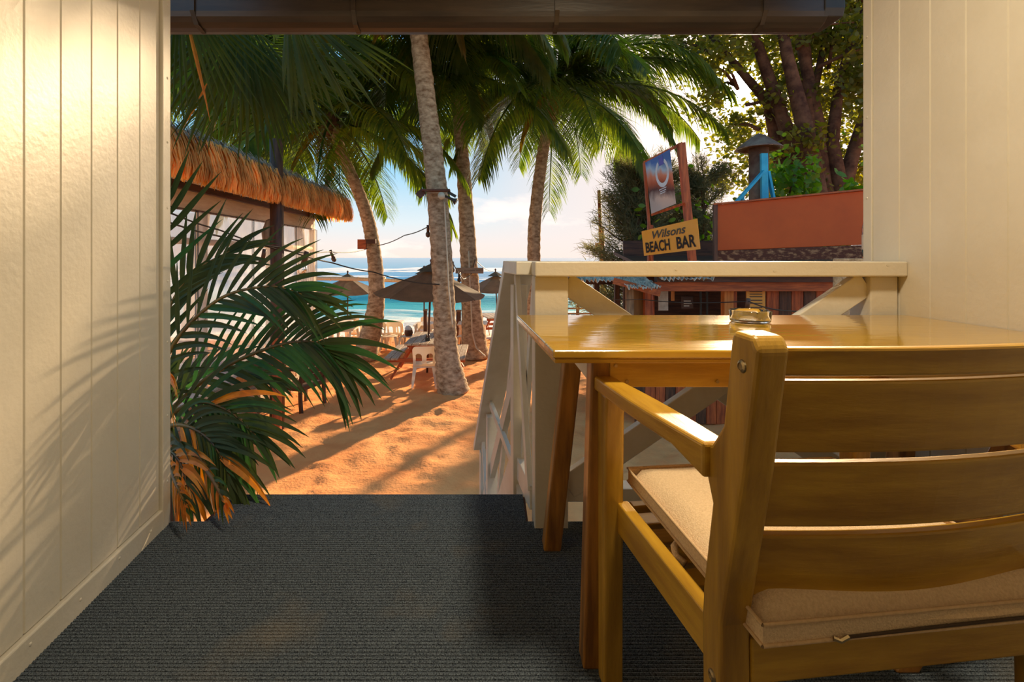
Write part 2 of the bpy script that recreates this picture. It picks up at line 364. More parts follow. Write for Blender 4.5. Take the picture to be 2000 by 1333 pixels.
# lamp above the table and an added, unseen fill lamp deeper in the room
def ceiling_lamp(x, y, label, k=1.0):
    t = thing('ceiling_lamp', (x, y, 2.42), label, 'lamp', 'ceiling lamps of the room')
    M().lathe((0,0,0), [(0,-.0),(.06,-.0),(.06,-.025),(0,-.025)], 20).build('canopy', METAL, t)
    M().lathe((0,0,0), [(.05,-.025),(.12,-.06),(.14,-.10),(.135,-.10),(.115,-.062),(.048,-.03)], 24, True).build('lamp_shade', BLACKM, t, smooth=True)
    e = bpy.data.materials.get('lamp_bulb')
    if not e:
        e = bpy.data.materials.new('lamp_bulb'); e.use_nodes = True; b = e.node_tree.nodes['Principled BSDF']
        b.inputs['Emission Color'].default_value = LAMP_COL+(1,); b.inputs['Emission Strength'].default_value = 4
    M().lathe((0,0,0), [(0,-.10),(.02,-.098),(.032,-.08),(.03,-.06),(.012,-.035),(0,-.03)], 16).build('bulb', e, t, smooth=True)
    l = bpy.data.lights.new('lamp_light', 'AREA'); l.shape = 'DISK'; l.size = .26; l.energy = LAMP_W*k; l.color = LAMP_COL
    lo = bpy.data.objects.new('lamp_light', l); COL.objects.link(lo); lo.location = (x, y, 2.30)
ceiling_lamp(.50, .74, 'round warm ceiling lamp above the table')
ceiling_lamp(-.2, -.9, 'added unseen warm fill lamp on the ceiling deeper in the room', .06)

# gutter
g = thing('roof_gutter', (0, 2.25, 2.02), 'dark brown metal roof gutter spanning the top of the opening', 'gutter')
m = M(); pr = []
for k in range(9):
    t = math.pi*k/8; pr.append((-.075*math.cos(t), -.055*math.sin(t)))
pr = [(-.085,.09),(-.075,.09)]+pr[0:]+[(.075,.09),(.085,.09)]
pts = [(-.085,.10),(-.085,0)]+[(-.085*math.cos(math.pi*k/8), -.055*math.sin(math.pi*k/8)) for k in range(1,8)]+[(.085,0),(.085,.10)]
inn = [(p[0]*.94, p[1]*.94+.002) for p in pts][::-1]
m.prism(pts+inn, -1.75, 1.49, 'x'); m.build('channel', GUT, g, bevel=.002)
M().prism([(-.09,.10),(-.09,.012),(-.078,-.022),(.078,-.022),(.09,.012),(.09,.10)], 1.47, 1.56, 'x').build('end_cap', BLACKM, g, bevel=.004)
for x in (-1.33, -.62, .28, 1.2):
    M().prism([(-.093,.10),(-.093,-.0),(-.06,-.05),(0,-.063),(0,-.057),(-.056,-.045),(-.087,.0),(-.087,.10)], x, x+.02, 'x').build('bracket', GUT, g)
    M().tube([(x+.01,-.092,.055),(x+.01,-.10,.055)], .007, 8).build('screw', METAL, g)
for x in (-.05, .30):
    M().tube([(x,-.09,.062),(x+.02,-.097,.075),(x+.035,-.09,.085)], .004, 6).build('hook', METAL, g)
struct('trim_3', M().box(-1.8, 1.6, 2.34, 2.38, 2.16, 2.42), GUT)

# ------------------------------------------------------------------ sand, sea
def grid_obj(name, xs, ys, fz, mt):
    X, Y = np.meshgrid(xs, ys); Z = fz(X, Y)
    nx, ny = len(xs), len(ys)
    co = np.stack([X, Y, Z], -1).reshape(-1, 3).astype(np.float32)
    i = np.arange((ny-1)*(nx-1)); r = i//(nx-1); c = i % (nx-1); a = r*nx+c
    fa = np.stack([a, a+1, a+nx+1, a+nx], -1).astype(np.int32)
    me = bpy.data.meshes.new(name); me.vertices.add(len(co)); me.vertices.foreach_set('co', co.ravel())
    me.loops.add(fa.size); me.loops.foreach_set('vertex_index', fa.ravel()); me.polygons.add(len(fa))
    me.polygons.foreach_set('loop_start', np.arange(len(fa), dtype=np.int32)*4)
    me.update(calc_edges=True); me.polygons.foreach_set('use_smooth', np.ones(len(fa), bool)); me.materials.append(mt)
    o = bpy.data.objects.new(name, me); COL.objects.link(o); return o
def vnoise(X, Y, s, seed):
    r = np.random.default_rng(seed).random((128,128)); x = X*s+500; y = Y*s+500
    xi = np.floor(x).astype(int); yi = np.floor(y).astype(int); fx = x-xi; fy = y-yi
    fx = fx*fx*(3-2*fx); fy = fy*fy*(3-2*fy); g = lambda a,b: r[a%128, b%128]
    return (g(xi,yi)*(1-fx)+g(xi+1,yi)*fx)*(1-fy)+(g(xi,yi+1)*(1-fx)+g(xi+1,yi+1)*fx)*fy
def sandz(X, Y):
    z = GZ-np.maximum(0, Y-11)*.05
    z = z+(vnoise(X,Y,.7,1)-.5)*.06+(vnoise(X,Y,3.1,2)-.5)*.035+(vnoise(X,Y,7.5,3)-.5)*.03+(vnoise(X,Y,15,4)-.5)*.014
    f = vnoise(X,Y,4.6,5); z = z-np.clip(f-.72,0,1)*.12
    return z
sand = grid_obj('beach_sand', np.concatenate([np.arange(-40,-7,.6), np.arange(-7,7,.05), np.arange(7,40,.6)]), np.concatenate([np.arange(-4,3,.4), np.arange(3,20,.05), np.arange(20,30,.5)]), sandz, SAND)
tag(sand, kind='structure'); sand.name = 'ground'
SEAZ = EYE-2.74
def sea_mat():
    m = bpy.data.materials.new('sea_water'); m.use_nodes = True; nt = m.node_tree; N = nt.nodes; L = nt.links
    b = N['Principled BSDF']; b.inputs['Roughness'].default_value = .22; b.inputs['Specular IOR Level'].default_value = .35
    tc = N.new('ShaderNodeTexCoord'); sp = N.new('ShaderNodeSeparateXYZ'); L.new(tc.outputs['Object'], sp.inputs[0])
    mp = N.new('ShaderNodeMapping'); mp.inputs['Scale'].default_value = (.12, .5, 1); L.new(tc.outputs['Object'], mp.inputs[0])
    nz = N.new('ShaderNodeTexNoise'); nz.inputs['Scale'].default_value = 1.0; nz.inputs['Detail'].default_value = 6; L.new(mp.outputs[0], nz.inputs[0])
    # distance key: log10(y) jittered
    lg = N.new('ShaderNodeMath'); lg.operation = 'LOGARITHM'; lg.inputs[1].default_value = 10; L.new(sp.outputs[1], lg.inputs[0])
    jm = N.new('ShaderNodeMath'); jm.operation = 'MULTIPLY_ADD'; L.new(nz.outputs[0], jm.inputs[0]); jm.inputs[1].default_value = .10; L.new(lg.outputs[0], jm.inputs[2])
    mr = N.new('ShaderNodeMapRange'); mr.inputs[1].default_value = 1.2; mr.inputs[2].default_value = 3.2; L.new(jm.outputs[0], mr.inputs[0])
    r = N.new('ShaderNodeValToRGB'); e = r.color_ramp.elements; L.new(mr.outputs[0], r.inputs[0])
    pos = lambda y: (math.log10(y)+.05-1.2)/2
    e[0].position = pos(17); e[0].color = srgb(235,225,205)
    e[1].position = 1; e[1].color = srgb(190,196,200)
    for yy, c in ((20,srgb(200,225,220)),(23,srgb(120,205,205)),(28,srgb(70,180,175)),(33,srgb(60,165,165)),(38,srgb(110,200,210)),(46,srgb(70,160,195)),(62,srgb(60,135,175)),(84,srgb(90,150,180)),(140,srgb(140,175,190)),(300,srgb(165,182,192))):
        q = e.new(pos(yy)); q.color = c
    # foam
    m2 = N.new('ShaderNodeMapping'); m2.inputs['Scale'].default_value = (.35, 1.4, 1); L.new(tc.outputs['Object'], m2.inputs[0])
    fz = N.new('ShaderNodeTexNoise'); fz.inputs['Scale'].default_value = 1.1; fz.inputs['Detail'].default_value = 9; fz.inputs['Roughness'].default_value = .68; L.new(m2.outputs[0], fz.inputs[0])
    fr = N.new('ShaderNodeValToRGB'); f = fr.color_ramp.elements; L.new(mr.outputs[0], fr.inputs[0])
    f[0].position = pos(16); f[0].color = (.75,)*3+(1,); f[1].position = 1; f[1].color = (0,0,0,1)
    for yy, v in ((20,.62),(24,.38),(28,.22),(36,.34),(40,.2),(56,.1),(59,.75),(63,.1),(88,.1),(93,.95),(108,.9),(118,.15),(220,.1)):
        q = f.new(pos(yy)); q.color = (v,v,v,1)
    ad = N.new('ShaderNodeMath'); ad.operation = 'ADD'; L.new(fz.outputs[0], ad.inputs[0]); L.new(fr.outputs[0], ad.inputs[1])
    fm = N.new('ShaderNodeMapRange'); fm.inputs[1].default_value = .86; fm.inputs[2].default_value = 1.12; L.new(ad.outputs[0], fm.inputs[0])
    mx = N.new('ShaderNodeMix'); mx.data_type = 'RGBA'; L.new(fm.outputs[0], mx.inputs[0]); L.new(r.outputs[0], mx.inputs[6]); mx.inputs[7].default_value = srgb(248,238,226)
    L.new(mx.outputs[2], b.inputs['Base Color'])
    rr = N.new('ShaderNodeMapRange'); rr.inputs[3].default_value = .25; rr.inputs[4].default_value = .9; L.new(fm.outputs[0], rr.inputs[0]); L.new(rr.outputs[0], b.inputs['Roughness'])
    bp = N.new('ShaderNodeBump'); bp.inputs['Strength'].default_value = .6; bp.inputs['Distance'].default_value = .25; L.new(fz.outputs[0], bp.inputs['Height']); L.new(bp.outputs[0], b.inputs['Normal'])
    return m
def seaz(X, Y):
    z = SEAZ+(vnoise(X,Y,.35,21)-.5)*.10+(vnoise(X*.5,Y,1.3,22)-.5)*.06
    for y0, a, w in ((31,.45,1.3),(24,.16,.8),(20.5,.08,.5),(60,.5,2.5),(98,.7,4)):
        yy = y0+(vnoise(X,Y*0,.12,int(y0))-.5)*2.5; z = z+a*np.exp(-((Y-yy)/w)**2)*(.5+vnoise(X,Y*0,.2,int(y0)+5)*.8)
    return z
ys = np.concatenate([np.arange(16.2,40,.15), np.geomspace(40,4000,160)])
xs = np.concatenate([-np.geomspace(30,4000,40)[::-1], np.arange(-29.5,29.6,.4), np.geomspace(30,4000,40)])
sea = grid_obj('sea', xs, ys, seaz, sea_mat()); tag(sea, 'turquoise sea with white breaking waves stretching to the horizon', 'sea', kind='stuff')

# ------------------------------------------------------------------ rail of the deck
RY = 1.68
rail = thing('deck_railing', (.2, RY, 0), 'cream painted deck railing with crossed braces behind the table', 'railing')
O = (.2, RY, 0)
M().box(.146, XR-.001, RY-.035, RY+.115, .865, .916).build('top_rail', CREAM, rail, O, bevel=.005)
M().box(.148, .263, RY, RY+.115, -.05, .865).build('post', CREAM, rail, O, bevel=.004)
M().box(1.30, XR-.006, RY, RY+.10, -.005, .865).build('post', CREAM, rail, O, bevel=.004)
M().bar((.263,RY+.075,.84), (1.30,RY+.075,.13), .03, .078, up=(0,0,1)).build('brace', WHITEP, rail, O, bevel=.003)
M().bar((1.30,RY+.035,.84), (.263,RY+.035,.13), .035, .085, up=(0,0,1)).build('brace', WHITEP, rail, O, bevel=.003)
M().box(.263, 1.30, RY+.02, RY+.09, .08, .125).build('bottom_rail', WHITEP, rail, O, bevel=.003)
for x, zz in ((.62,.89),(.95,.885),(1.33,.905)):
    M().tube([(x,RY-.036,zz),(x,RY-.033,zz)], .005, 8).build('nail_head', CREAM, rail, O)

# stair rail: level part, then sloping down beside the steps
def SP(d, z, off=0): return Vector((.17-.136*d+off, RY+d, z))
sr = thing('stair_railing', (.17, RY+.4, 0), 'white painted stair handrail with crossed slats descending to the sand', 'railing')
O = (.17, RY+.4, 0)
M().bar(SP(.115,.890), SP(.42,.890), .13, .05).build('handrail', WHITEP, sr, O, bevel=.004)
S0, S1 = .40, 1.68; slope = 1.26/1.28
def hz(d): return .89-(d-S0)*slope
M().bar(SP(S0-.01,hz(S0-.01)), SP(S1,hz(S1)), .13, .045).build('handrail', WHITEP, sr, O, bevel=.004)
M().bar(SP(S0,.02), SP(S1,hz(S1)-.84), .035, .20, ).build('stringer', WHITEP, sr, O, bevel=.003)
for d in (.40, 1.24, 1.60):
    b0 = -.1 if d < .5 else max(GZ, hz(d)-1.0)
    M().bar(SP(d,b0), SP(d,hz(d)-.075), .06, .07, up=DX).build('post', WHITEP, sr, O, bevel=.003)
M().bar(SP(.42,hz(.42)-.42), SP(1.60,hz(1.60)-.42), .03, .07).build('mid_rail', WHITEP, sr, O, bevel=.002)
for d0, d1 in ((.13,.38),(.44,1.20),(1.27,1.58)):
    h0 = min(.89, hz(d0)); h1 = min(.89, hz(d1))
    M().bar(SP(d0,h0-.03,.012), SP(d1,h1-.82,.012), .02, .04).build('cross_slat', WHITEP, sr, O, bevel=.002)
    M().bar(SP(d0,h0-.82,-.012), SP(d1,h1-.03,-.012), .02, .04).build('cross_slat', WHITEP, sr, O, bevel=.002)
M().bar(SP(.115,.05), SP(.40,.05), .03, .09).build('bottom_rail', WHITEP, sr, O, bevel=.002)
st = thing('staircase', (-.45, 1.92, GZ), 'grey wooden steps leading down from the deck to the sand', 'steps')
for k in range(7):
    y0 = 1.93+k*.2; z0 = -.19-k*.19
    M().box(-1.0-.136*(k*.2), .06-.136*(k*.2), y0, y0+.24, z0-.035, z0).build('tread', GREYW, st, (-.45,1.92,GZ), bevel=.003)
M().bar((-1.0,1.93,-.2), (-1.2,3.33,-1.55), .04, .2).build('stringer', GREYW, st, (-.45,1.92,GZ))

# ------------------------------------------------------------------ table
O = (.75, 1.3, 0)
tb = thing('wooden_table', O, 'glossy golden plywood table with splayed legs in front of the railing', 'table')
TT = .735
top = M(); poly = [(.129,1.026),(1.398,1.026),(1.398,1.655),(.085,1.655)]
top.prism(poly, TT-.018, TT, 'z').build('tabletop', LACQ, tb, O, bevel=.004, seg=3)
M().prism([(.133,1.030),(1.396,1.030),(1.396,1.650),(.09,1.650)], TT-.028, TT-.0185, 'z').build('edge_batten', GOLDX, tb, O, bevel=.002)
M().box(.262, 1.36, 1.085, 1.107, .642, TT-.029).build('apron', GOLDX, tb, O, bevel=.002)
M().box(.262, 1.36, 1.56, 1.582, .642, TT-.029).build('apron', GOLDX, tb, O, bevel=.002)
M().box(.225, .245, 1.09, 1.59, .642, TT-.029).build('apron', WHITEP, tb, O, bevel=.002)
M().box(1.33, 1.352, 1.11, 1.56, .642, TT-.029).build('apron', GOLDY, tb, O, bevel=.002)
def leg(x0, y0, x1, y1, w=.052, d=.055):
    m = M(); vs = []
    for (x, yy, z) in ((x1,y1,0),(x0,y0,TT-.029)):
        vs += [(x-w/2,yy-d/2,z),(x+w/2,yy-d/2,z),(x+w/2,yy+d/2,z),(x-w/2,yy+d/2,z)]
    return m.add(vs, [(3,2,1,0),(4,5,6,7),(0,1,5,4),(1,2,6,5),(2,3,7,6),(3,0,4,7)])
leg(.248,1.115,.232,1.13).build('leg', LEGW, tb, O, bevel=.005)
leg(.262,1.535,.192,1.575,.055,.06).build('leg', LEGW, tb, O, bevel=.005)
leg(1.30,1.115,.93,1.12).build('leg', LEGW, tb, O, bevel=.005)
leg(1.30,1.535,1.30,1.575).build('leg', LEGW, tb, O, bevel=.005)
for x, zz in ((.275,.69),(.30,.655),(.275,.72),(.50,.655)):
    M().tube([(x,1.084,zz),(x,1.0825,zz)], .004, 8).build('screw', METAL, tb, O)

# ashtray
ap = P(1465, 640, 957*(EYE-TT)/127); ap.z = TT+.001
at = thing('glass_ashtray', ap, 'round clear glass ashtray standing on the table', 'ashtray')
prof = [(0,.0),(.050,.0),(.055,.004),(.058,.034),(.055,.037),(.048,.035),(.044,.012),(.040,.009),(0,.009)]
bm = M().lathe((0,0,0), prof, 48)
for i in range(4*48, 7*48):      # cigarette notches pressed in the rim
    x, y_, z = bm.v[i]; a = math.atan2(y_, x)
    if abs(((a-.4+math.pi/3) % (2*math.pi/3))-math.pi/3) < .11: bm.v[i] = (x, y_, min(z,.027))
bm.build('bowl', GLASS, at, smooth=True, fix=True)

# ------------------------------------------------------------------ armchair
def make_armchair(wx, wy, wz, cushion=True):
    t = thing('armchair', (0,0,0), '', 'chair')
    w = .57; th = .045
    rear = [(0,.0),(.018,.2),(.022,.42),(-.028,.65),(-.056,.815),(-.046,.832)]
    front = [(-.006,.834),(-.0,.82),(.018,.70),(.045,.665),(.06,.66),(.06,.615),(.045,.58),(.068,.45),(.072,.40),(.068,.2),(.05,0)]
    poly = rear+front
    for s in (-1,1):
        a0, a1 = (-w/2, -w/2+th) if s < 0 else (w/2-th, w/2)
        M().prism(poly, a0, a1, 'x').build('back_post', wz, t, bevel=.007, seg=3, fix=True)
        # arm, gently bowed outwards
        m = M(); n = 10; vs = []
        for i in range(n+1):
            q = i/n; yy = .048+q*.402; bow = s*(.012+.030*q)
            hw = .021+.006*math.sin(math.pi*min(1,q*1.1)); c = s*(w/2-th/2)+bow; zt = .664+.002*q; th2 = .032+.02*(1-min(1,q*5)) 
            vs += [(c-hw,yy,zt-th2),(c+hw,yy,zt-th2),(c+hw,yy,zt),(c-hw,yy,zt)]
        fs = [(0,1,2,3), tuple(4*n+j for j in (3,2,1,0))]
        for i in range(n):
            for j in range(4): fs.append((4*i+j, 4*i+4+j, 4*i+4+(j+1)%4, 4*i+(j+1)%4))
        m.add(vs, fs).build('arm', wy, t, bevel=.006, seg=3, fix=True)
        lx0 = s*(w/2-th/2)+s*.032
        M().prism([(.405,0),(.443,0),(.447,.60),(.447,.636),(.390,.636),(.397,.59),(.402,.4)], lx0-.022, lx0+.022, 'x').build('front_leg', wz, t, bevel=.006, seg=3, fix=True)
        M().bar((s*(w/2-.020),.06,.368), (s*(w/2-.012),.41,.368), .026, .066).build('side_rail', wy, t, bevel=.003)
        for zz, yy in ((.79,-.026),(.335,.042)):
            o = M().lathe((0,0,0), [(0,.002),(.0045,.002),(.005,.0035),(.008,.002),(.009,0)], 16).build('screw', METAL, t)
            o.matrix_local = Matrix.Translation((s*w/2, yy, zz)) @ Matrix.Rotation(s*math.pi/2, 4, 'Y')
    M().box(-w/2+.03, w/2-.03, .395, .42, .335, .395).build('front_rail', wx, t, bevel=.003)
    M().box(-w/2+th, w/2-th, .02, .05, .335, .399).build('rear_rail', wx, t, bevel=.003)
    for i in range(5):
        yy = .085+i*.062; zz = .376
        M().box(-w/2+.03, w/2-.03, yy, yy+.045, zz, zz+.014).build('seat_slat', wx, t, bevel=.002)
    def ry(z): return np.interp(z, [0,.42,.65,.83], [0,.022,-.028,-.058])
    for z0, z1 in ((.777,.815),(.672,.771),(.562,.658),(.451,.549)):
        m = M(); n = 14; vs = []
        for i in range(n+1):
            q = i/n; x = -w/2+th-.004+q*(w-2*th+.008); bow = -.020*math.sin(math.pi*q)
            for zz, dy in ((z0,0),(z0,.018),(z1,.018),(z1,0)):
                vs.append((x, ry(zz)+.016+bow+dy, zz))
        fs = [(0,1,2,3), tuple(4*n+j for j in (3,2,1,0))]
        for i in range(n):
            for j in range(4): fs.append((4*i+j, 4*i+4+j, 4*i+4+(j+1)%4, 4*i+(j+1)%4))
        m.add(vs, fs).build('back_slat', wx, t, bevel=.004, seg=2, fix=True)
    return t
CH = math.radians(6.6)
chair = make_armchair(GOLDX, GOLDY, GOLDZ)
cc = Vector((.319+.285*math.cos(CH), .655+.285*math.sin(CH), 0))
chair.location = cc; chair.rotation_euler.z = CH
chair['label'] = 'golden wooden armchair with slatted back pulled up to the glossy table'
# cushion
cu = thing('seat_cushion', cc, 'beige fabric seat cushion lying on the golden armchair', 'cushion', rz=CH)
def cushion():
    nx, ny = 24, 20; W, D = .495, .45; y0 = -.014
    m = M(); vs = []; fs = []
    def h(u, v):
        e = min(u, 1-u, v, 1-v); return min(1, (e/.09))**.5
    def bz(v): return .403+.012*v
    for top in (1, 0):
        for j in range(ny+1):
            for i in range(nx+1):
                u = i/nx; v = j/ny; k = h(u, v)
                sag = .003*math.sin(9*u+3*v)+.003*math.sin(13*v)
                z = bz(v)+.030+(.030*k+sag*k)*(1 if top else -1)
                vs.append(((u-.5)*W, y0+v*D+.006*math.sin(7*u)*(1 if j==0 else 0), z))
    n1 = (nx+1)*(ny+1)
    for j in range(ny):
        for i in range(nx):
            a = j*(nx+1)+i; fs.append((a, a+1, a+nx+2, a+nx+1)); fs.append((n1+a, n1+a+nx+1, n1+a+nx+2, n1+a+1))
    m.add(vs, fs).build('cushion_body', CUSH, cu, smooth=True)
    for dz in (.014, -.014):
        pts = []
        for k in range(61):
            t = k/60*4; s = int(min(3.999, t)); q = t-s
            u, v = ((q,0),(1,q),(1-q,1),(0,1-q))[s]
            pts.append(((u-.5)*(W+.004), y0+(v-.5)*(D+.004)+D/2, bz(v)+.030+dz))
        # side band between the two piping runs
        M().tube(pts, .0028, 6, caps=False).build('piping', PIPE, cu, smooth=True)
    m = M(); vs = []; fs = []; loop = []
    for k in range(60):
        t = k/60*4; s = int(t); q = t-s; u, v = ((q,0),(1,q),(1-q,1),(0,1-q))[s]; loop.append((u, v))
    for u, v in loop:
        for dz in (-.014, .014): vs.append(((u-.5)*(W+.002), y0+v*D+ (v-.5)*.002, bz(v)+.030+dz))
    for k in range(60):
        a = 2*k; b = 2*((k+1) % 60); fs.append((a, b, b+1, a+1))
    m.add(vs, fs).build('side_band', CUSH, cu)
    M().tube([(-.13,y0-.003,.421),(.0,y0-.004,.424),(.22,y0-.003,.425)], .0022, 6).build('zip', ZIP, cu)
    M().tube([(-.15,y0-.004,.422),(-.142,y0-.007,.420),(-.128,y0-.004,.422)], .003, 6).build('zip_puller', METAL, cu)
    M().tube([(-.232,.24,.408),(-.246,.23,.405),(-.250,.215,.396),(-.242,.20,.392)], .007, 8).build('tie', CUSH, cu, smooth=True)
cushion()

# ------------------------------------------------------------------ palms
def strip_leaf(vs, fs, base, d, up, L, w, n=4, sag=.25, fold=0.0, taper=.85, tipcurl=0):
    """one leaflet: a strip of n segments, optionally folded along its mid line"""
    base = Vector(base); d = Vector(d).normalized(); p = base.copy(); n0 = len(vs)
    side = d.cross(up).normalized()
    for i in range(n+1):
        q = i/n; ww = w*(min(1, .45+q*3))*(1-q**2.2*.97)
        s = d.cross(up)
        s = s.normalized() if s.length > 1e-4 else side
        nrm = s.cross(d).normalized()
        if fold: vs += [tuple(p-s*ww/2+nrm*fold*ww), tuple(p), tuple(p+s*ww/2+nrm*fold*ww)]
        else: vs += [tuple(p-s*ww/2), tuple(p+s*ww/2)]
        p = p+d*(L/n); d = (d+Vector((0,0,-sag/n*(1+q*1.2)))).normalized()
    k = 3 if fold else 2
    for i in range(n):
        a = n0+i*k
        for j in range(k-1): fs.append((a+j, a+j+1, a+k+j+1, a+k+j))
def rachis(start, az, el, L, droop, n=18):
    p = Vector(start); pts = [p.copy()]; d = Vector((math.sin(az)*math.cos(el), math.cos(az)*math.cos(el), math.sin(el)))
    for i in range(n):
        p = p+d*(L/n); pts.append(p.copy()); d = (d+Vector((0,0,-droop/n*(.5+1.4*i/n)))).normalized()
    return pts
def coco_frond(start, az, el, L, droop, lw=.045, npair=84, lsag=.9, ll=.20):
    pts = rachis(start, az, el, L, droop); n = len(pts)-1; vs = []; fs = []
    m = M(); m.tube(pts, [.03*(1-.85*i/n)*L/3 for i in range(n+1)], 5)
    vs = m.v; fs = m.f
    for k in range(npair):
        q = .10+.89*k/npair; x = q*n; i = min(n-1, int(x)); p = pts[i].lerp(pts[i+1], x-i); t = (pts[i+1]-pts[i]).normalized()
        side = t.cross(Vector((0,0,1))); side = side.normalized() if side.length > .05 else Vector((1,0,0))
        le = L*ll*(.35+1.1*math.sin(math.pi*min(1, q*.80+.15)))*random.uniform(.8,1.1)
        for s in (-1, 1):
            if random.random() < .04: continue
            d = side*s*.9+t*(.45+.75*q)+Vector((0,0,.10-.35*random.random()))
            strip_leaf(vs, fs, p, d, Vector((0,0,1)), le, lw*random.uniform(.8,1.2), n=4, sag=lsag*random.uniform(.6,1.5))
    return m
def coconut_palm(path, rad, crown, fronds, label, L=3.2, lw=.05, dry=2, z0=None, coconuts=0, group='coconut palms on the beach'):
    path = [Vector(p) for p in path]
    base = path[0]; t = thing('coconut_palm', base, label, 'palm')
    # smooth the trunk path
    pts = []; rr = []; k = len(path)
    for i in range(k-1):
        p0 = path[max(0,i-1)]; p1 = path[i]; p2 = path[i+1]; p3 = path[min(k-1,i+2)]
        for j in range(14):
            q = j/14
            pts.append(.5*((2*p1)+(-p0+p2)*q+(2*p0-5*p1+4*p2-p3)*q*q+(-p0+3*p1-3*p2+p3)*q**3)); rr.append((rad[i]*(1-q)+rad[i+1]*q)*(1+.035*((j%2)*2-1)))
    pts.append(path[-1]); rr.append(rad[-1])
    M().tube(pts, rr, 20, jit=.03).build('trunk', BARK, t, base, smooth=True)
    c = Vector(crown)
    M().tube([c+Vector((0,0,-.45)), c+Vector((0,0,-.15)), c+Vector((0,0,.35))], [rad[-1]*1.0, rad[-1]*1.6, rad[-1]*.7], 10, jit=.12).build('crown_shaft', BARKD, t, base, smooth=True)
    for f in fronds:
        az, el, Lf, dr = f
        coco_frond(c+Vector((0,0,random.uniform(-.1,.2))), math.radians(az), math.radians(el), Lf, dr, lw=lw).build('frond', FROND, t, base)
    for k in range(dry):
        coco_frond(c, math.radians(random.uniform(0,360)), math.radians(-35), L*.6, 1.8, lw=lw*.8).build('frond', FRONDY, t, base)
    for k in range(coconuts):
        a = k*1.3; o = M().lathe(c+Vector((.22*math.cos(a),.22*math.sin(a),-.25)), [(0,-.13),(.06,-.11),(.095,-.03),(.09,.05),(.05,.11),(0,.13)], 10)
        o.build('coconut', BUSHL, t, base, smooth=True)
    return t
def auto_fronds(n, L, seed, elmax=70, skip=None):
    r = random.Random(seed); out = []
    for i in range(n):
        az = i*137.5+r.uniform(-14,14); q = i/n
        el = elmax*(1-q)-28*q+r.uniform(-8,8)
        out.append((az % 360, el, L*r.uniform(.85,1.1), 1.1+1.0*(1-q)+r.uniform(-.2,.3)))
    return out
# azimuth: 0 = away from the camera, 90 = to the right
zb = 11.9
coconut_palm([P(712,700,zb), P(735,590,zb), P(727,470,zb), P(706,390,zb), P(668,300,zb), P(650,240,zb)], [.30,.20,.165,.15,.135,.12], P(648,232,zb), auto_fronds(32, 3.9, 3), 'curved coconut palm with a small brown box nailed to it, left of centre')
zb = 8.85
coconut_palm([P(886,768,zb), P(872,690,zb), P(866,560,zb), P(853,370,zb), P(836,220,zb), P(815,40,zb), P(808,-50,zb)], [.30,.215,.195,.185,.17,.155,.14], P(806,-60,zb), auto_fronds(30, 3.9, 5, 55), 'thick grey coconut palm in the centre carrying horn loudspeakers')
zb = 12.2
coconut_palm([P(928,699,zb), P(921,600,zb), P(914,480,zb), P(905,330,zb), P(893,200,zb), P(890,150,zb)], [.36,.235,.205,.17,.135,.12], P(890,140,zb), auto_fronds(32, 3.7, 8), 'slender coconut palm behind the thick one with a plank across it')
zb = 12.8
coconut_palm([Vector((1.05,zb,ground(zb))), P(1043,560,zb), P(1044,440,zb), P(1060,300,zb), P(1078,215,zb), P(1087,175,zb)], [.22,.18,.165,.15,.135,.13], P(1088,168,zb), auto_fronds(36, 4.2, 12)+[(88,28,5.0,1.25),(74,14,4.9,1.2),(100,8,4.6,1.1),(60,34,4.6,1.3),(110,24,4.6,1.4),(82,44,5.0,1.6)], 'dark leaning coconut palm right of centre behind the railing')
zb = 15.0
coconut_palm([Vector((-9.3,zb,ground(zb))), P(400,400,zb), P(415,190,zb)], [.25,.16,.13], P(415,180,zb), auto_fronds(30, 4.2, 17), 'coconut palm rising behind the thatched roof at far left')
zb = 16.5
coconut_palm([Vector((-6.3,zb,ground(zb)+.0)), P(575,330,zb), P(560,100,zb)][:1]+[P(590,520,zb), P(575,330,zb), P(570,110,zb)], [.25,.16,.14,.12], P(570,100,zb), auto_fronds(30, 4.2, 19), 'coconut palm standing behind the curved one and the pavilion')

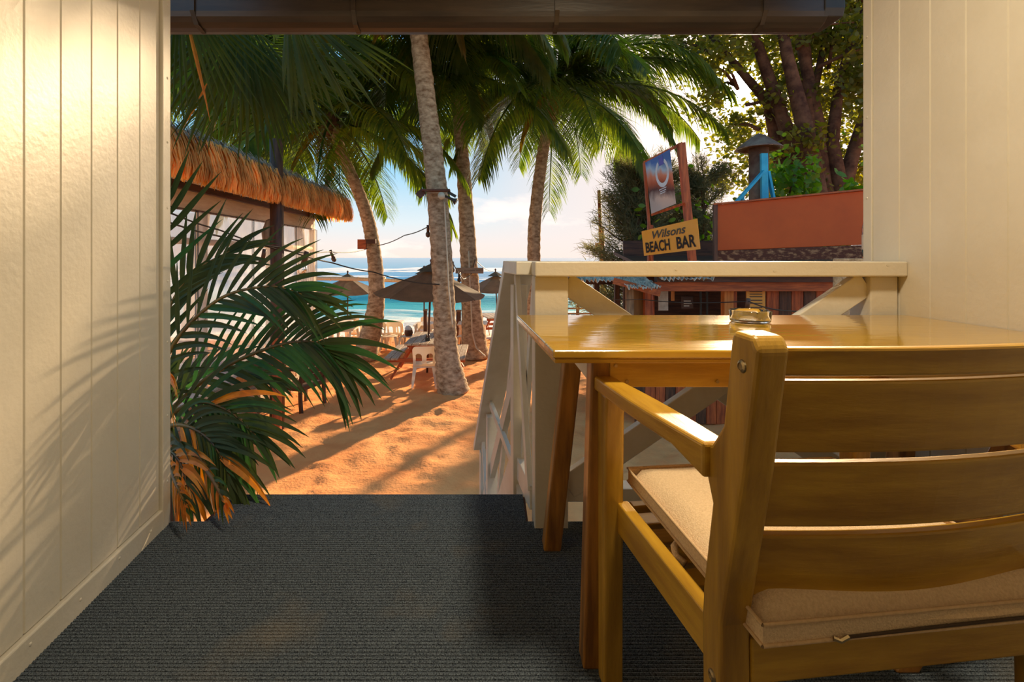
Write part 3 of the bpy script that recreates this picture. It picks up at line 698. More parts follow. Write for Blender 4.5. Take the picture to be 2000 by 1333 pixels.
# fan palm above the roof at upper left (its trunk stands outside, left of the doorway)
FB = Vector((-3.05, 3.9, GZ))
fp = thing('fan_palm', FB, 'large fan palm with pleated dark green leaves at upper left of the doorway', 'palm')
FC = Vector((-2.75, 3.6, 2.75))
M().tube([FB, FB.lerp(FC,.5)+Vector((.05,0,0)), FC], [.2,.15,.13], 14, jit=.04).build('trunk', BARK, fp, FB, smooth=True)
def fan_leaf(hub, axis, nrm, R, n=34, spread=150, mt=FANL, split=.45, droop=.35, pet=True):
    hub = Vector(hub); axis = Vector(axis).normalized(); nrm = Vector(nrm); nrm = (nrm-axis*nrm.dot(axis)).normalized(); side = axis.cross(nrm)
    m = M()
    if pet: m.tube([FC, FC.lerp(hub,.5)+Vector((0,0,.12)), hub], [.022,.017,.012], 6)
    lf = m.build('fan_leaf', RACH, fp, FB, smooth=True)
    for i in range(n):
        a = math.radians(-spread/2+spread*i/(n-1)); da = math.radians(spread/(n-1))
        d = axis*math.cos(a)+side*math.sin(a)
        d = (d+nrm*random.uniform(-.07,.07)+side*random.uniform(-.012,.012)).normalized(); Ri = R*(.80+.2*math.cos(a*.9))*random.uniform(.85,1.08); pts = []; nseg = 7
        vs = []; fs = []; p = hub.copy(); dd = d.copy()
        for j in range(nseg+1):
            q = j/nseg; r = Ri*q
            w = 2*r*math.tan(da/2)*1.04 if q < split else 2*Ri*split*math.tan(da/2)*1.04*(1-((q-split)/(1-split))**1.3*.96)
            w = max(w, .002); s = dd.cross(nrm).normalized()
            lift = nrm*w*.5
            vs += [tuple(p-s*w/2), tuple(p+lift), tuple(p+s*w/2)]
            p = p+dd*(Ri/nseg); dd = (dd+Vector((0,0,-droop/nseg*(0 if q < .35 else 2.6*(q-.35)*random.uniform(.4,1.8))))).normalized()
        for j in range(nseg):
            b = 3*j; fs += [(b,b+1,b+4,b+3),(b+1,b+2,b+5,b+4)]
        M().add(vs, fs).build('leaf_segment', mt if random.random() > .012 else DRYL, lf, FB)
fz_ = 3.5
fan_leaf(P(470,10,fz_), (.0,-.15,-1), (0.5,-1,.25), 1.12, spread=75, n=28, split=.6, droop=.5)
fan_leaf(P(440,110,3.9), (-.5,-.1,-.9), (-.1,-1,.2), .72, n=30, spread=230, mt=BUSHL)
fan_leaf(P(560,0,3.3), (.62,-.2,-.8), (.25,-1,.6), 1.0, spread=60, n=24, split=.7, droop=.5)
fan_leaf(P(490,90,3.7), (.55,-.1,-.8), (.1,-1,.3), .95, spread=130, n=34, split=.5, droop=.7)
fan_leaf(P(350,-30,3.0), (-.1,.1,-1), (.3,-1,0), .85, spread=130)
fan_leaf(P(345,70,4.4), (.2,.2,-.9), (.1,-1,.3), .8, spread=190)

# near palm at the left of the doorway, every leaflet its own piece
NB = Vector((-1.75, 2.75, GZ))
nprm = thing('young_palm', NB, 'young palm with arching green fronds and orange dry tips leaning into the doorway', 'palm')
NC = P(285, 850, 2.45)
M().tube([NB, NB.lerp(NC,.5), NC], [.12,.09,.08], 12, jit=.08).build('trunk', BARKD, nprm, NB, smooth=True)
def near_frond(pts, n, L, w=.034, sides=(-1,1), q0=.12, up=(0,0,1), fwd=.9, sag=.5, dry=0.0, dark=.5, lift=.25, drytip=False, lmin=.35):
    pts = [Vector(p) for p in pts]; k = len(pts); sm = []
    for i in range(k-1):
        p0 = pts[max(0,i-1)]; p1 = pts[i]; p2 = pts[i+1]; p3 = pts[min(k-1,i+2)]
        for j in range(8):
            q = j/8; sm.append(.5*((2*p1)+(-p0+p2)*q+(2*p0-5*p1+4*p2-p3)*q*q+(-p0+3*p1-3*p2+p3)*q**3))
    sm.append(pts[-1]); K = len(sm)-1
    fr = M().tube(sm, [.013*(1-.8*i/K) for i in range(K+1)], 6).build('frond', RACH, nprm, NB, smooth=True)
    for a in range(n):
        q = q0+(1-q0)*a/(n-1); x = min(K-1e-3, q*K); i = int(x); p = sm[i].lerp(sm[i+1], x-i); t = (sm[i+1]-sm[i]).normalized()
        side = t.cross(Vector(up)).normalized(); upv = side.cross(t)
        for s in sides:
            le = L*(lmin+(1-lmin)*math.sin(math.pi*min(1, .12+q*.62+.1)))*random.uniform(.88,1.08)*(1-.35*max(0,q-.8)*5*.4)
            if q > .93: d = t*1.0+side*s*.15
            else: d = side*s*(.75-.25*q)+t*(fwd+.35*q)+upv*lift*random.uniform(.5,1.3)
            vs = []; fs = []
            strip_leaf(vs, fs, p, d, upv, le, w*random.uniform(.85,1.15), n=7, sag=sag*random.uniform(.6,1.4), fold=.22)
            mt = DRYL if random.random() < dry else (NEARD if random.random() < dark else NEARL)
            M().add(vs, fs).build('leaflet', mt, fr, NB)
near_frond([NC, P(400,742,2.35), P(520,682,2.25), P(610,668,2.15), P(655,700,2.1)], 22, .46, w=.034, up=(.05,-1,.45), sag=.5, lift=.1)
near_frond([NC, P(330,690,2.3), P(420,590,2.2), P(520,560,2.1), P(590,575,2.05)], 19, .42, w=.032, up=(.1,-1,.35), sag=.35, lift=.15, dark=.75)
near_frond([NC, P(318,640,2.6), P(370,540,2.6), P(450,490,2.6)], 14, .44, up=(0,-1,.1), sag=.2, dark=.9)
near_frond([NC, P(370,790,2.2), P(440,800,2.1), P(500,850,2.0)], 16, .40, up=(0,-1,.5), sag=.5, dark=.85, dry=.06, lift=.1)
near_frond([NC, P(350,830,2.15), P(410,860,2.0), P(450,930,1.9)], 16, .36, up=(0,-1,.3), sag=.6, dark=.85, dry=.08, lift=.05)
near_frond([NC, P(320,870,2.1), P(350,900,1.95), P(370,960,1.85)], 11, .32, up=(0,-1,.2), sag=.9, dry=.3, dark=.9, lift=.05)
near_frond([NC, P(310,800,2.3), P(318,750,2.1), P(335,740,1.95)], 6, .26, up=(0,-1,.2), sag=1.5, dry=.9, lift=.0)
near_frond([NC, P(335,760,2.6), P(430,720,2.9), P(520,740,3.1)], 14, .42, up=(0,-1,.5), sag=.5, dark=.8)
near_frond([NC, P(300,600,2.35), P(330,450,2.3), P(325,380,2.25)], 9, .36, up=(1,-.6,.2), sag=.1, dark=.8)
# drooping dead leaf ends over the carpet edge
near_frond([P(325,890,2.0), P(345,945,1.75), P(366,990,1.63)], 8, .13, w=.022, up=(0,-1,.1), sag=.8, dry=.8, lift=0)
near_frond([P(385,890,1.95), P(418,940,1.78), P(440,985,1.68)], 6, .13, w=.022, up=(0,-1,.1), sag=.7, dry=.4, lift=0)

# ------------------------------------------------------------------ pavilion
PX = -3.64; PE = 10.0; PNB = 4.2
PO = (PX, 7.0, GZ)
pv = thing('thatched_pavilion', PO, 'thatched beach pavilion with clear plastic curtains on the left', 'pavilion')
eb = EYE+.78; et = EYE+1.27; EX = -3.06
# roof core and weathered top
M().add([(EX,PNB-.6,eb+.12),(EX,PE+.3,eb+.12),(EX-.04,PE+.3,et),(EX-.04,PNB-.6,et),(EX-3.6,PE+.3,et+1.0),(EX-3.6,PNB-.6,et+1.0),(EX-3.6,PE+.3,eb+.5),(EX-3.6,PNB-.6,eb+.5)],
    [(0,1,2,3),(3,2,4,5),(1,6,4,2),(0,3,5,7),(0,7,6,1),(5,4,6,7)]).build('roof', THTOP, pv, PO)
m = M()
for i in range(7500):
    layer = random.random(); end = random.random() < .16
    L = random.uniform(.28,.5); w = random.uniform(.009,.018)
    if end: x = EX-random.random()*3.4+.05; yy = PE+.28+random.uniform(-.02,.10); dx, dy = 0, 1; rise = (EX-x)*.28
    else: x = EX+random.uniform(-.03,.07); yy = random.uniform(PNB-.6, PE+.36); dx, dy = 1, 0; rise = 0
    z1 = et+rise-.02-layer*(.24); 
    if z1-L < eb-.05: L = z1-eb+random.uniform(-.05,.04)
    vs = []; lean = random.uniform(-.12,.12); out = random.uniform(.02,.09)
    for q in (0,.35,.7,1):
        ww = w*(1-.6*q); o = out*math.sin(q*math.pi*.75)+.02*q
        cx = x+dx*o+(lean*q*L if end else 0); cy = yy+dy*o+(0 if end else lean*q*L)
        vs += [(cx-(ww if end else 0), cy-(0 if end else ww), z1-L*q), (cx+(ww if end else 0), cy+(0 if end else ww), z1-L*q)]
    m.add(vs, [(0,1,3,2),(2,3,5,4),(4,5,7,6)])
tag(m.build('thatch_fringe', THATCH, pv, PO), kind='stuff')
m = M()
for i in range(2600):
    yy = random.uniform(PNB-.6, PE+.33); x = EX+random.uniform(-.12,.05); L = random.uniform(.1,.26); w = random.uniform(.006,.014); z1 = et+random.uniform(-.03,.06)
    le = random.uniform(-.2,.2)
    m.add([(x-.06,yy-w,z1+.02),(x-.06,yy+w,z1+.02),(x+.05,yy+w*.6+le*L,z1-L*.7),(x+.05,yy-w*.6+le*L,z1-L*.7)], [(0,1,2,3)])
tag(m.build('thatch_ridge', THTOP, pv, PO), kind='stuff')
M().box(PX-.04, PX+.04, PNB, PE, EYE+.58, EYE+.80).build('fascia_beam', PALEW, pv, PO, bevel=.006)
M().box(PX+.03, PX+.055, PNB, PE, EYE+.55, EYE+.575).build('curtain_rail', DARKY, pv, PO)
M().box(EX-.40, EX-.34, PNB-.3, PE+.1, EYE+.76, EYE+.84).build('eave_beam', DARKY, pv, PO)
for k in range(10):
    yy = PNB+.2+k*.62; M().bar((EX+.0,yy,eb+.10), (PX-1.5,yy,eb+.62), .06, .09).build('rafter', DARKX, pv, PO)
for k in range(4):
    M().box(PX-.05, PX+.05, PE-.1-k*1.9, PE-k*1.9, GZ+.05, EYE+.58).build('post', PALEW, pv, PO, bevel=.004)
for a, b in ((PNB,5.9),(5.95,7.3),(7.35,8.9),(8.95,10.0)):
    m = M(); n = 40; vs = []; fs = []
    for i in range(n+1):
        yy = a+(b-a)*i/n; x = PX+.065+.012*math.sin(i*1.3)+.006*math.sin(i*.37); vs += [(x,yy,GZ+.75),(x,yy,EYE+.56)]
    for i in range(n): fs.append((2*i,2*i+2,2*i+3,2*i+1))
    m.add(vs, fs).build('plastic_curtain', VINYL, pv, PO, smooth=True)
    for yy in (a, b): M().tube([(PX+.075,yy,GZ+.75),(PX+.075,yy,EYE+.56)], .006, 5).build('curtain_hem', CABLE, pv, PO)
M().tube([(PX-.0,PNB,EYE+.20),(PX-.0,PE,EYE+.18)], .04, 8).build('cross_pole', PALEW, pv, PO, smooth=True)
m = M()
for y0, y1 in ((PE,PE),):
    n = 30; vs = []; fs = []
    for i in range(n+1):
        x = PX-3.2*i/n; yy = PE+.012*math.sin(i*1.1); vs += [(x,yy,GZ+.75),(x,yy,EYE+.9)]
    for i in range(n): fs.append((2*i,2*i+2,2*i+3,2*i+1))
    m.add(vs, fs).build('plastic_curtain', VINYL, pv, PO, smooth=True)
# stone dwarf wall of the pavilion, stone by stone
sw = thing('stone_wall', (PX, 8, GZ), 'low wall of pale irregular stones under the pavilion curtains', 'wall')
M().box(PX-.14, PX+.03, PNB, PE, GZ-.1, GZ+.72).build('mortar_core', STUCCO, sw, (PX,8,GZ))
random.seed(3)
for row in range(3):
    yy = PNB+random.uniform(0,.2)
    while yy < PE-.15:
        w = random.uniform(.2,.38); z0 = GZ+row*.24; m = M(); k = 7
        c = (yy+w/2, z0+.125); pol = [(c[0]+(w/2-.012)*math.copysign(abs(math.cos(t))**.6, math.cos(t))*random.uniform(.86,1.0), c[1]+.108*math.copysign(abs(math.sin(t))**.6, math.sin(t))*random.uniform(.85,1.0)) for t in [2*math.pi*j/k+.3 for j in range(k)]]
        m.prism(pol, PX+.02, PX+.055+random.uniform(0,.015), 'x').build('stone', STONE if random.random() < .6 else STONED, sw, (PX,8,GZ), fix=True); yy += w
# lighting post with cross timbers
LP = P(541, 840, 6.95); LP.z = GZ
lp = thing('timber_post', LP, 'tall dark timber post in front of the thatched pavilion', 'post')
M().tube([LP, LP+Vector((.01,0,1.6)), LP+Vector((-.01,0,4.12))], [.10,.095,.088], 12, jit=.02).build('shaft', DARKZ, lp, LP, smooth=True)
M().box(LP.x-.02, LP.x+.09, LP.y-.12, LP.y-.04, GZ, GZ+1.32).build('side_board', REDZ, lp, LP, bevel=.004)
M().tube([LP+Vector((-.12,0,2.62)), LP+Vector((-.13,0,2.8)), LP+Vector((-.10,0,2.95)), LP+Vector((-.02,0,3.0))], [.07,.085,.06,.03], 10).build('bundled_cloth', GREYZ, lp, LP, smooth=True)
fr = thing('timber_barrier', (LP.x-.6, LP.y+.05, GZ), 'low brown timber barrier beside the dark post', 'fence')
FO = (LP.x-.6, LP.y+.05, GZ)
M().box(LP.x-1.3, LP.x-.06, LP.y+.02, LP.y+.09, GZ+.78, GZ+.96).build('rail', DARKX, fr, FO, bevel=.004)
M().box(LP.x-1.1, LP.x-.06, LP.y-.06, LP.y+.02, GZ+.70, GZ+.76).build('rail', ORNZ, fr, FO, bevel=.004)
M().box(LP.x-1.25, LP.x-1.15, LP.y-.03, LP.y+.07, GZ, GZ+.95).build('post', DARKZ, fr, FO, bevel=.004)

# ------------------------------------------------------------------ beach furniture
def umbrella_proto():
    t = thing('beach_umbrella', (0,0,0), '', 'umbrella')
    M().tube([(0,0,0),(0,0,2.22)], .022, 10).build('pole', DARKZ, t, smooth=True)
    n = 8; R = 1.18; H = 2.18; zr = 1.68
    m = M(); vs = []; fs = []; K = 7
    for i in range(n*4):
        a = 2*math.pi*i/(n*4); q4 = (i % 4)/4; r = R*(1-.055*math.sin(math.pi*q4))
        for k in range(K+1):
            q = k/K; rr = .05+(r-.05)*q; z = H-(H-zr)*(q**1.06)-.035*math.sin(math.pi*q4)*q
            vs.append((rr*math.cos(a), rr*math.sin(a), z))
    for i in range(n*4):
        for k in range(K):
            a = i*(K+1)+k; b = ((i+1) % (n*4))*(K+1)+k; fs.append((a, a+1, b+1, b))
    cnp = m.add(vs, fs).build('canopy', UMB, t)
    m = M(); vs = []; fs = []
    for i in range(n):
        a = 2*math.pi*i/n; vs += [(.06*math.cos(a),.06*math.sin(a),H+.12),(.30*math.cos(a),.30*math.sin(a),H-.01)]
    for i in range(n): j = (i+1) % n; fs.append((2*i,2*i+1,2*j+1,2*j))
    m.add(vs, fs).build('vent_cap', UMB, t)
    M().lathe((0,0,H+.11), [(0,.14),(.028,.12),(.035,.09),(.02,.06),(.025,.03),(.05,0),(0,0)], 10).build('finial', DARKZ, t, smooth=True)
    for i in range(n):
        a = 2*math.pi*i/n; M().tube([(.05*math.cos(a),.05*math.sin(a),H-.02),((R-.02)*math.cos(a),(R-.02)*math.sin(a),zr-.012)], .008, 5).build('rib', DARKX, t)
        M().tube([(.03*math.cos(a),.03*math.sin(a),1.55),(.62*math.cos(a),.62*math.sin(a),1.9)], .006, 4).build('strut', DARKX, t)
    return t
U = umbrella_proto(); ulist = [
    ((-1.37,10.42), 1.0, (3,2), 'large dark umbrella over the picnic table in the centre', .2),
    ((-1.98,14.4), .98, (0,0), 'dark umbrella half hidden behind the large central one', .5),
    ((-4.55,15.5), .93, (0,0), 'dark beach umbrella standing apart by the sea on the left', .1),
    ((.21,16.6), .97, (0,-2), 'dark umbrella next to the stair rail over the far picnic table', .3)]
for i, ((x, yy), s, tl, lab, rz) in enumerate(ulist):
    o = U if i == 0 else copy_tree(U)
    o.location = (x, yy, ground(yy)); o.scale = (s,s,s*1.0); o.rotation_euler = (math.radians(tl[0]), math.radians(tl[1]), rz); o['label'] = lab
def picnic_proto():
    t = thing('picnic_table', (0,0,0), '', 'table')
    for i in range(5): M().box(-.39+i*.158, -.39+i*.158+.148, -.78, .78, .71, .75).build('top_plank', PICNX, t, bevel=.004)
    for s in (-1,1):
        for k in range(2): M().box(s*.66-.14+k*.145, s*.66-.005+k*.145, -.78, .78, .42, .46).build('bench_plank', PICNX, t, bevel=.004)
        yy = s*.52
        for q in (-1,1): M().bar((q*.70,yy,0), (q*.26,yy,.71), .045, .10, up=(0,1,0)).build('leg', REDZ, t)
        M().box(-.80,.80, yy-.07, yy-.025, .34,.42).build('bench_bearer', REDX, t)
        M().box(-.38,.38, yy+.025, yy+.07, .62,.71).build('top_bearer', REDX, t)
    return t
pt = picnic_proto(); pt.location = (-1.33, 10.42, ground(10.42)-.0); pt['label'] = 'brown picnic table with benches under the large central umbrella'
p2 = copy_tree(pt); p2.location = (.10, 16.9, ground(16.9)); p2.rotation_euler.z = .25; p2['label'] = 'far picnic table close to the sea beside the stair rail'
def plastic_chair():
    t = thing('plastic_chair', (0,0,0), '', 'chair')
    # back (facing -y side): rounded panel with two arched openings
    bm = bmesh.new(); W = .22; z0 = .42; z1 = .80
    def rr(x0, x1, za, zb, r, n=5, foot=False):
        pts = [(x0, za)]
        if foot: pts = [(x0, za), (x1, za)]
        for k in range(n+1): a = math.pi/2*k/n; pts.append((x1-r+r*math.cos(a), zb-r+r*math.sin(a)))
        for k in range(n+1): a = math.pi/2+math.pi/2*k/n; pts.append((x0+r+r*math.cos(a), zb-r+r*math.sin(a)))
        return pts
    def loop(pts):
        vs = [bm.verts.new((x, 0, z)) for x, z in pts]; es = [bm.edges.new((vs[i], vs[(i+1)%len(vs)])) for i in range(len(vs))]; return es
    es = loop(rr(-W, W, z0, z1, .07, foot=True)) + loop(rr(-.17, -.045, z0+.05, z1-.13, .06, foot=True)) + loop(rr(.045, .17, z0+.05, z1-.13, .06, foot=True))
    r = bmesh.ops.triangle_fill(bm, use_beauty=True, use_dissolve=False, edges=es)
    for v in bm.verts:
        q = (v.co.z-z0)/(z1-z0); v.co.y = -.20-.075*q-.05*(1-(v.co.x/W)**2)*.6; v.co.x *= (1-.10*(1-q))
    me = bpy.data.meshes.new('backrest'); bm.to_mesh(me); bm.free(); me.materials.append(PLAST)
    o = bpy.data.objects.new('backrest', me); COL.objects.link(o); o.parent = t
    sd = o.modifiers.new('thick', 'SOLIDIFY'); sd.thickness = .014
    m = M(); n = 8; vs = []; fs = []
    for j in range(n+1):
        for i in range(n+1):
            u = i/n-.5; v = j/n; w = .40+.05*v
            vs.append((u*w, -.20+v*.40, .425+.015*v-.012*math.cos(u*math.pi)*math.sin(v*math.pi)-.03*max(0,v-.85)*4))
    for j in range(n):
        for i in range(n): a = j*(n+1)+i; fs.append((a,a+1,a+n+2,a+n+1))
    o = m.add(vs, fs).build('seat', PLAST, t, smooth=True); sd = o.modifiers.new('thick','SOLIDIFY'); sd.thickness = .014
    M().box(-.205,.205,-.205,-.19,.385,.43).box(-.215,.215,.185,.20,.385,.43).build('seat_skirt', PLAST, t)
    for sx in (-1,1):
        for y0, y1 in ((-.195,-.26),(.18,.235)):
            a = Vector((sx*.19,y0,.43)); b = Vector((sx*(.235),y1,0)); m = M()
            for k in range(1): m.add([(a.x-sx*.055,a.y,a.z),(a.x+sx*.012,a.y,a.z),(a.x+sx*.012,a.y+(.05 if y0<0 else -.05),a.z),(b.x-sx*.03,b.y,0),(b.x+sx*.008,b.y,0),(b.x+sx*.008,b.y+(.03 if y0<0 else -.03),0)], [(0,1,4,3),(1,2,5,4)])
            o = m.build('leg', PLAST, t); sd = o.modifiers.new('thick','SOLIDIFY'); sd.thickness = .012
    return t
pc = plastic_chair()
chairs = [((-1.28,9.35), 0.12, 'white plastic chair pushed under the near end of the central picnic table'),
 ((-2.78,13.35), -1.45, 'white plastic chair seen from the side between two white tables'),
 ((-3.95,14.2), .15, 'white plastic chair with its back to the camera left of the curved palm'),
 ((-3.55,14.0), -.1, 'white plastic chair partly behind the curved palm trunk'),
 ((-3.15,13.8), .05, 'white plastic chair at the white table right of the curved palm'),
 ((-2.72,14.0), .0, 'white plastic chair at the right end of the white table beyond the curved palm'),
 ((-4.55,12.2), .2, 'white plastic chair just right of the pavilion corner'),
 ((-4.05,12.3), .3, 'white plastic chair in the row beside the curved palm base'),
 ((-2.05,14.9), 2.9, 'white plastic chair facing us beyond the central picnic table'),
 ((-1.55,14.5), 3.1, 'second white plastic chair facing us beyond the central picnic table'),
 ((-1.45,13.2), .1, 'white plastic chair right behind the central umbrella pole'),
 ((-.72,13.3), 1.5, 'white plastic chair between the two central palm trunks'),
 ((-.75,15.6), 2.6, 'far white plastic chair between the palm trunks by the sea'),
 ((-.35,17.2), -1.2, 'white plastic chair left of the far picnic table'),
 ((-4.9,14.3), -.3, 'white plastic chair under the lone left umbrella'),
 ((-4.4,15.0), 2.8, 'white plastic chair facing us under the lone left umbrella'),
 ((-4.6,8.2), 1.2, 'white plastic chair inside the pavilion near its middle'),
 ((-4.5,6.9), 1.7, 'white plastic chair inside the pavilion nearest to us'),
 ((-4.7,9.3), 1.4, 'white plastic chair inside the pavilion at its far corner')]
for i, ((x, yy), rz, lab) in enumerate(chairs):
    o = pc if i == 0 else copy_tree(pc)
    o.location = (x, yy, ground(yy)); o.rotation_euler.z = rz; o['label'] = lab; o['group'] = 'white plastic chairs on the beach'
def ptable():
    t = thing('plastic_table', (0,0,0), '', 'table')
    M().box(-.42,.42,-.42,.42,.69,.72).build('tabletop', PLAST, t, bevel=.01)
    M().box(-.38,.38,-.38,-.365,.63,.69).box(-.38,.38,.365,.38,.63,.69).box(-.38,-.365,-.38,.38,.63,.69).box(.365,.38,-.38,.38,.63,.69).build('apron', PLAST, t)
    for sx in (-1,1):
        for sy in (-1,1): M().tube([(sx*.34,sy*.34,.69),(sx*.38,sy*.38,0)], [.03,.022], 8).build('leg', PLAST, t, smooth=True)
    return t
tb0 = ptable()
for i, ((x, yy), lab) in enumerate([((-3.05,14.5),'white plastic table right of the curved palm trunk'), ((-4.0,13.0),'white plastic table left of the curved palm base'), ((-1.75,13.9),'white plastic table beyond the central picnic table'), ((-4.65,14.9),'white plastic table under the lone left umbrella'), ((-.55,14.2),'white plastic table seen between the two central palms'), ((-5.0,7.6),'white plastic table inside the pavilion')]):
    o = tb0 if i == 0 else copy_tree(tb0); o.location = (x, yy, ground(yy)); o['label'] = lab; o['group'] = 'white plastic tables on the beach'
# condiment caddy on the picnic table, bag on a chair, bollards
c0 = Vector((-1.30, 10.0, ground(10)+.752)); cd = thing('condiment_caddy', c0, 'small dark condiment caddy on the central picnic table', 'caddy')
M().box(-.05,.05,-.04,.04,0,.06).build('tray', BLACKM, cd, bevel=.004)
for dx in (-.025,.022): M().tube([(dx,0,.01),(dx,0,.10),(dx,0,.13)], [.018,.018,.008], 8).build('bottle', SOCK, cd, smooth=True)
b0 = Vector((-2.28,13.6,ground(13.6)))
for (x, yy), h, w, lab in [((-1.78,13.2),1.15,.09,'slim brown timber post left of the thick palm'), ((-.70,12.9),1.35,.17,'broad grey brown timber post between the two palm trunks'), ((-.98,14.6),1.05,.14,'short brown timber post just right of the thick palm'),((-1.72,15.6),.95,.24,'squat brown timber bollard left of the thick palm')]:
    t = thing('wooden_bollard', (x,yy,ground(yy)), lab, 'post', 'timber posts along the beach')
    M().box(-w/2,w/2,-.07,.07,0,h).build('shaft', DARKZ, t, bevel=.01)
    M().box(-w/2-.008,w/2+.008,-.078,.078,h-.03,h+.012).build('cap', GREYZ, t, bevel=.006)
bg = thing('beach_bag', P(800,668,13.3), 'rounded brown beach bag with a pale blue top beside the picnic table', 'bag')
bg.location.z = ground(13.3)+.43
bg.location.x = -2.25
stn = copy_tree(pc); stn.location = (-2.25, 13.3, ground(13.3)); stn.rotation_euler.z = 1.4; stn['label'] = 'white plastic chair holding the round brown beach bag'
M().lathe((0,0,.12), [(0,-.12),(.09,-.11),(.12,-.03),(.10,.05)], 14).build('bag_body', DARKZ, bg, smooth=True)
M().lathe((0,0,.12), [(.10,.05),(.11,.09),(.07,.15),(0,.17)], 14).build('bag_top', mat('pale_blue_cloth', srgb(170,200,225), srgb(235,238,240), scale=14), bg, smooth=True)
# dark slatted chair by the pavilion
dk = make_armchair(DARKX, DARKY, DARKZ); dk.location = (-3.05+.2, 7.9, GZ); dk.rotation_euler.z = math.radians(70); dk.scale = (1.05,1.05,1.05)
dk['label'] = 'dark brown slatted wooden armchair on the sand behind the timber post'
# bamboo pole and cables
bp = thing('bamboo_pole', P(600,543,10.9), 'pale horizontal bamboo pole running behind the curved palm', 'pole')
M().tube([P(600,544,12.6), P(690,545,12.6), P(780,549,12.6), P(870,549,12.6)], [.05,.048,.042,.035], 10).build('culm', PALEW, bp, P(600,543,10.9), smooth=True)
for px in (645,700,752): M().tube([P(px-1,545,12.6), P(px+1,545,12.6)], .054, 10).build('node', PALEW, bp, P(600,543,10.9))
M().tube([P(602,500,12.6), P(603,690,12.6)], .022, 8).build('upright', DARKZ, bp, P(600,543,10.9))
def cable(pts, r, name, label, sockets=(), group=None):
    pts = [Vector(p) for p in pts]; t = thing(name, pts[0], label, 'cable'); sm = []
    for i in range(len(pts)-1):
        for j in range(8): sm.append(pts[i].lerp(pts[i+1], j/8)+Vector((0,0,-.12*(pts[i+1]-pts[i]).length*.15*math.sin(math.pi*j/8))))
    sm.append(pts[-1]); M().tube(sm, r, 5).build('wire', CABLE, t, pts[0], smooth=True)
    for q, sz, d in sockets:
        q = Vector(q); d = Vector(d).normalized(); s = M().tube([q+d*.0, q+d*.10*sz], .022*sz, 8).build('lamp_socket', SOCK, t, pts[0], smooth=True)
        M().tube([q+d*.10*sz, q+d*.13*sz, q+d*.17*sz, q+d*.19*sz], [.02*sz,.038*sz,.034*sz,.008*sz], 10).build('bulb', GLASS if sz > 1.6 else SOCK, s, pts[0], smooth=True)
    return t
cable([P(318,410,5.2), P(430,450,6.0), P(541,487,6.85), P(640,492,9.0), P(718,486,11.7)], .010, 'string_light', 'upper string of bulb lights from the doorway to the curved palm', [(P(517,487,6.6),1.3,(-.2,0,-1)),(P(645,489,9.2),1.25,(.4,0,-1))])
cable([P(738,480,11.7), P(790,460,10.2), P(838,442,8.95)], .010, 'string_light', 'string of lights from the curved palm up to the thick palm', [(P(836,440,9.0),1.2,(0,0,-1))])
cable([P(318,430,5.2), P(430,462,6.0), P(545,483,6.85), P(650,514,8.0), P(730,532,9.0), P(790,548,9.3), P(858,556,8.6)], .011, 'string_light', 'lower string of bulb lights passing behind the timber post to the thick palm', [(P(600,492,7.2),1.9,(-.3,0,-1))])
cable([P(872,455,8.9), P(884,513,9.9), P(905,546,11.0), P(921,535,11.9), P(928,508,12.0), P(965,530,16.4)], .010, 'string_light', 'string of bulbs looped between the two central palms and the far umbrella', [(P(884,511,9.9),1.2,(0,0,-1)),(P(897,532,10.8),1.2,(0,0,-1))])
cable([P(868,395,8.66), P(872,470,8.64), P(876,560,8.63), P(884,640,8.6)], .014, 'cable_conduit', 'pale conduit running down the thick palm trunk').children[0].data.materials[0] = ROPE
cable([P(915,490,12.0), P(920,600,11.93), P(922,650,11.9), P(930,680,11.8), P(948,697,11.7)], .02, 'cable_conduit', 'pale conduit running down the slender palm to the sand').children[0].data.materials[0] = ROPE
# speakers and boxes on the trunks
hs = thing('horn_loudspeaker', P(853,385,8.6), 'horn loudspeaker and floodlight board fixed to the thick palm trunk', 'loudspeaker'); HO = P(853,385,8.6)
M().box(-.24,.24,-.16,.02,.09,.12).build('board', DARKX, hs)
M().bar((-.22,-.06,.10), (-.32,-.08,0.0), .12, .02, up=(0,1,0)).build('tilted_shade', DARKX, hs)
M().bar((.20,-.05,.08), (.34,-.05,.0), .03, .05).build('floodlight', BLACKM, hs)
M().tube([(.10,-.14,0.02),(.22,-.14,-.03),(.30,-.15,-.07),(.35,-.16,-.10)], [.02,.022,.03,.065], 12).build('horn', BLACKM, hs, smooth=True)
M().tube([(.10,-.13,.0),(.10,-.20,.0)], .06, 16).build('sensor_disc', ROPE, hs, smooth=True)
bx = thing('junction_box', P(717,478,11.7), 'small brown wooden box nailed to the curved palm', 'box')
M().box(-.20,.0,-.12,-.02,-.11,.12).build('box_body', REDX, bx, bevel=.006); M().box(.0,.23,-.12,-.04,.02,.12).build('box_bracket', DARKX, bx, bevel=.006)
pk = thing('nailed_plank', P(917,529,11.9), 'short weathered plank nailed across the slender palm', 'plank')
M().box(-.34,.34,-.02,.02,-.07,.07).build('plank_board', GREYW, pk, bevel=.006)
for dx in (-.15,.15): M().tube([(dx,-.022,0),(dx,-.03,0)], .012, 6).build('nail_head', METAL, pk)

# sea fence seen under the top rail
sf = thing('sea_fence', (3.0, 15, ground(15)), 'grey slatted fence beside the bar with the sea behind', 'fence'); SO = (3.0, 15, ground(15))
for k in range(5): z = ground(15)+.42+k*.16; M().box(1.6,4.2,14.98,15.01,z,z+.05).build('slat', GREYW, sf, SO)
for x in (1.75, 2.6, 3.15, 3.6): M().box(x,x+.09,15.01,15.08,ground(15)-.1,ground(15)+1.2).build('post', GREYZ, sf, SO)

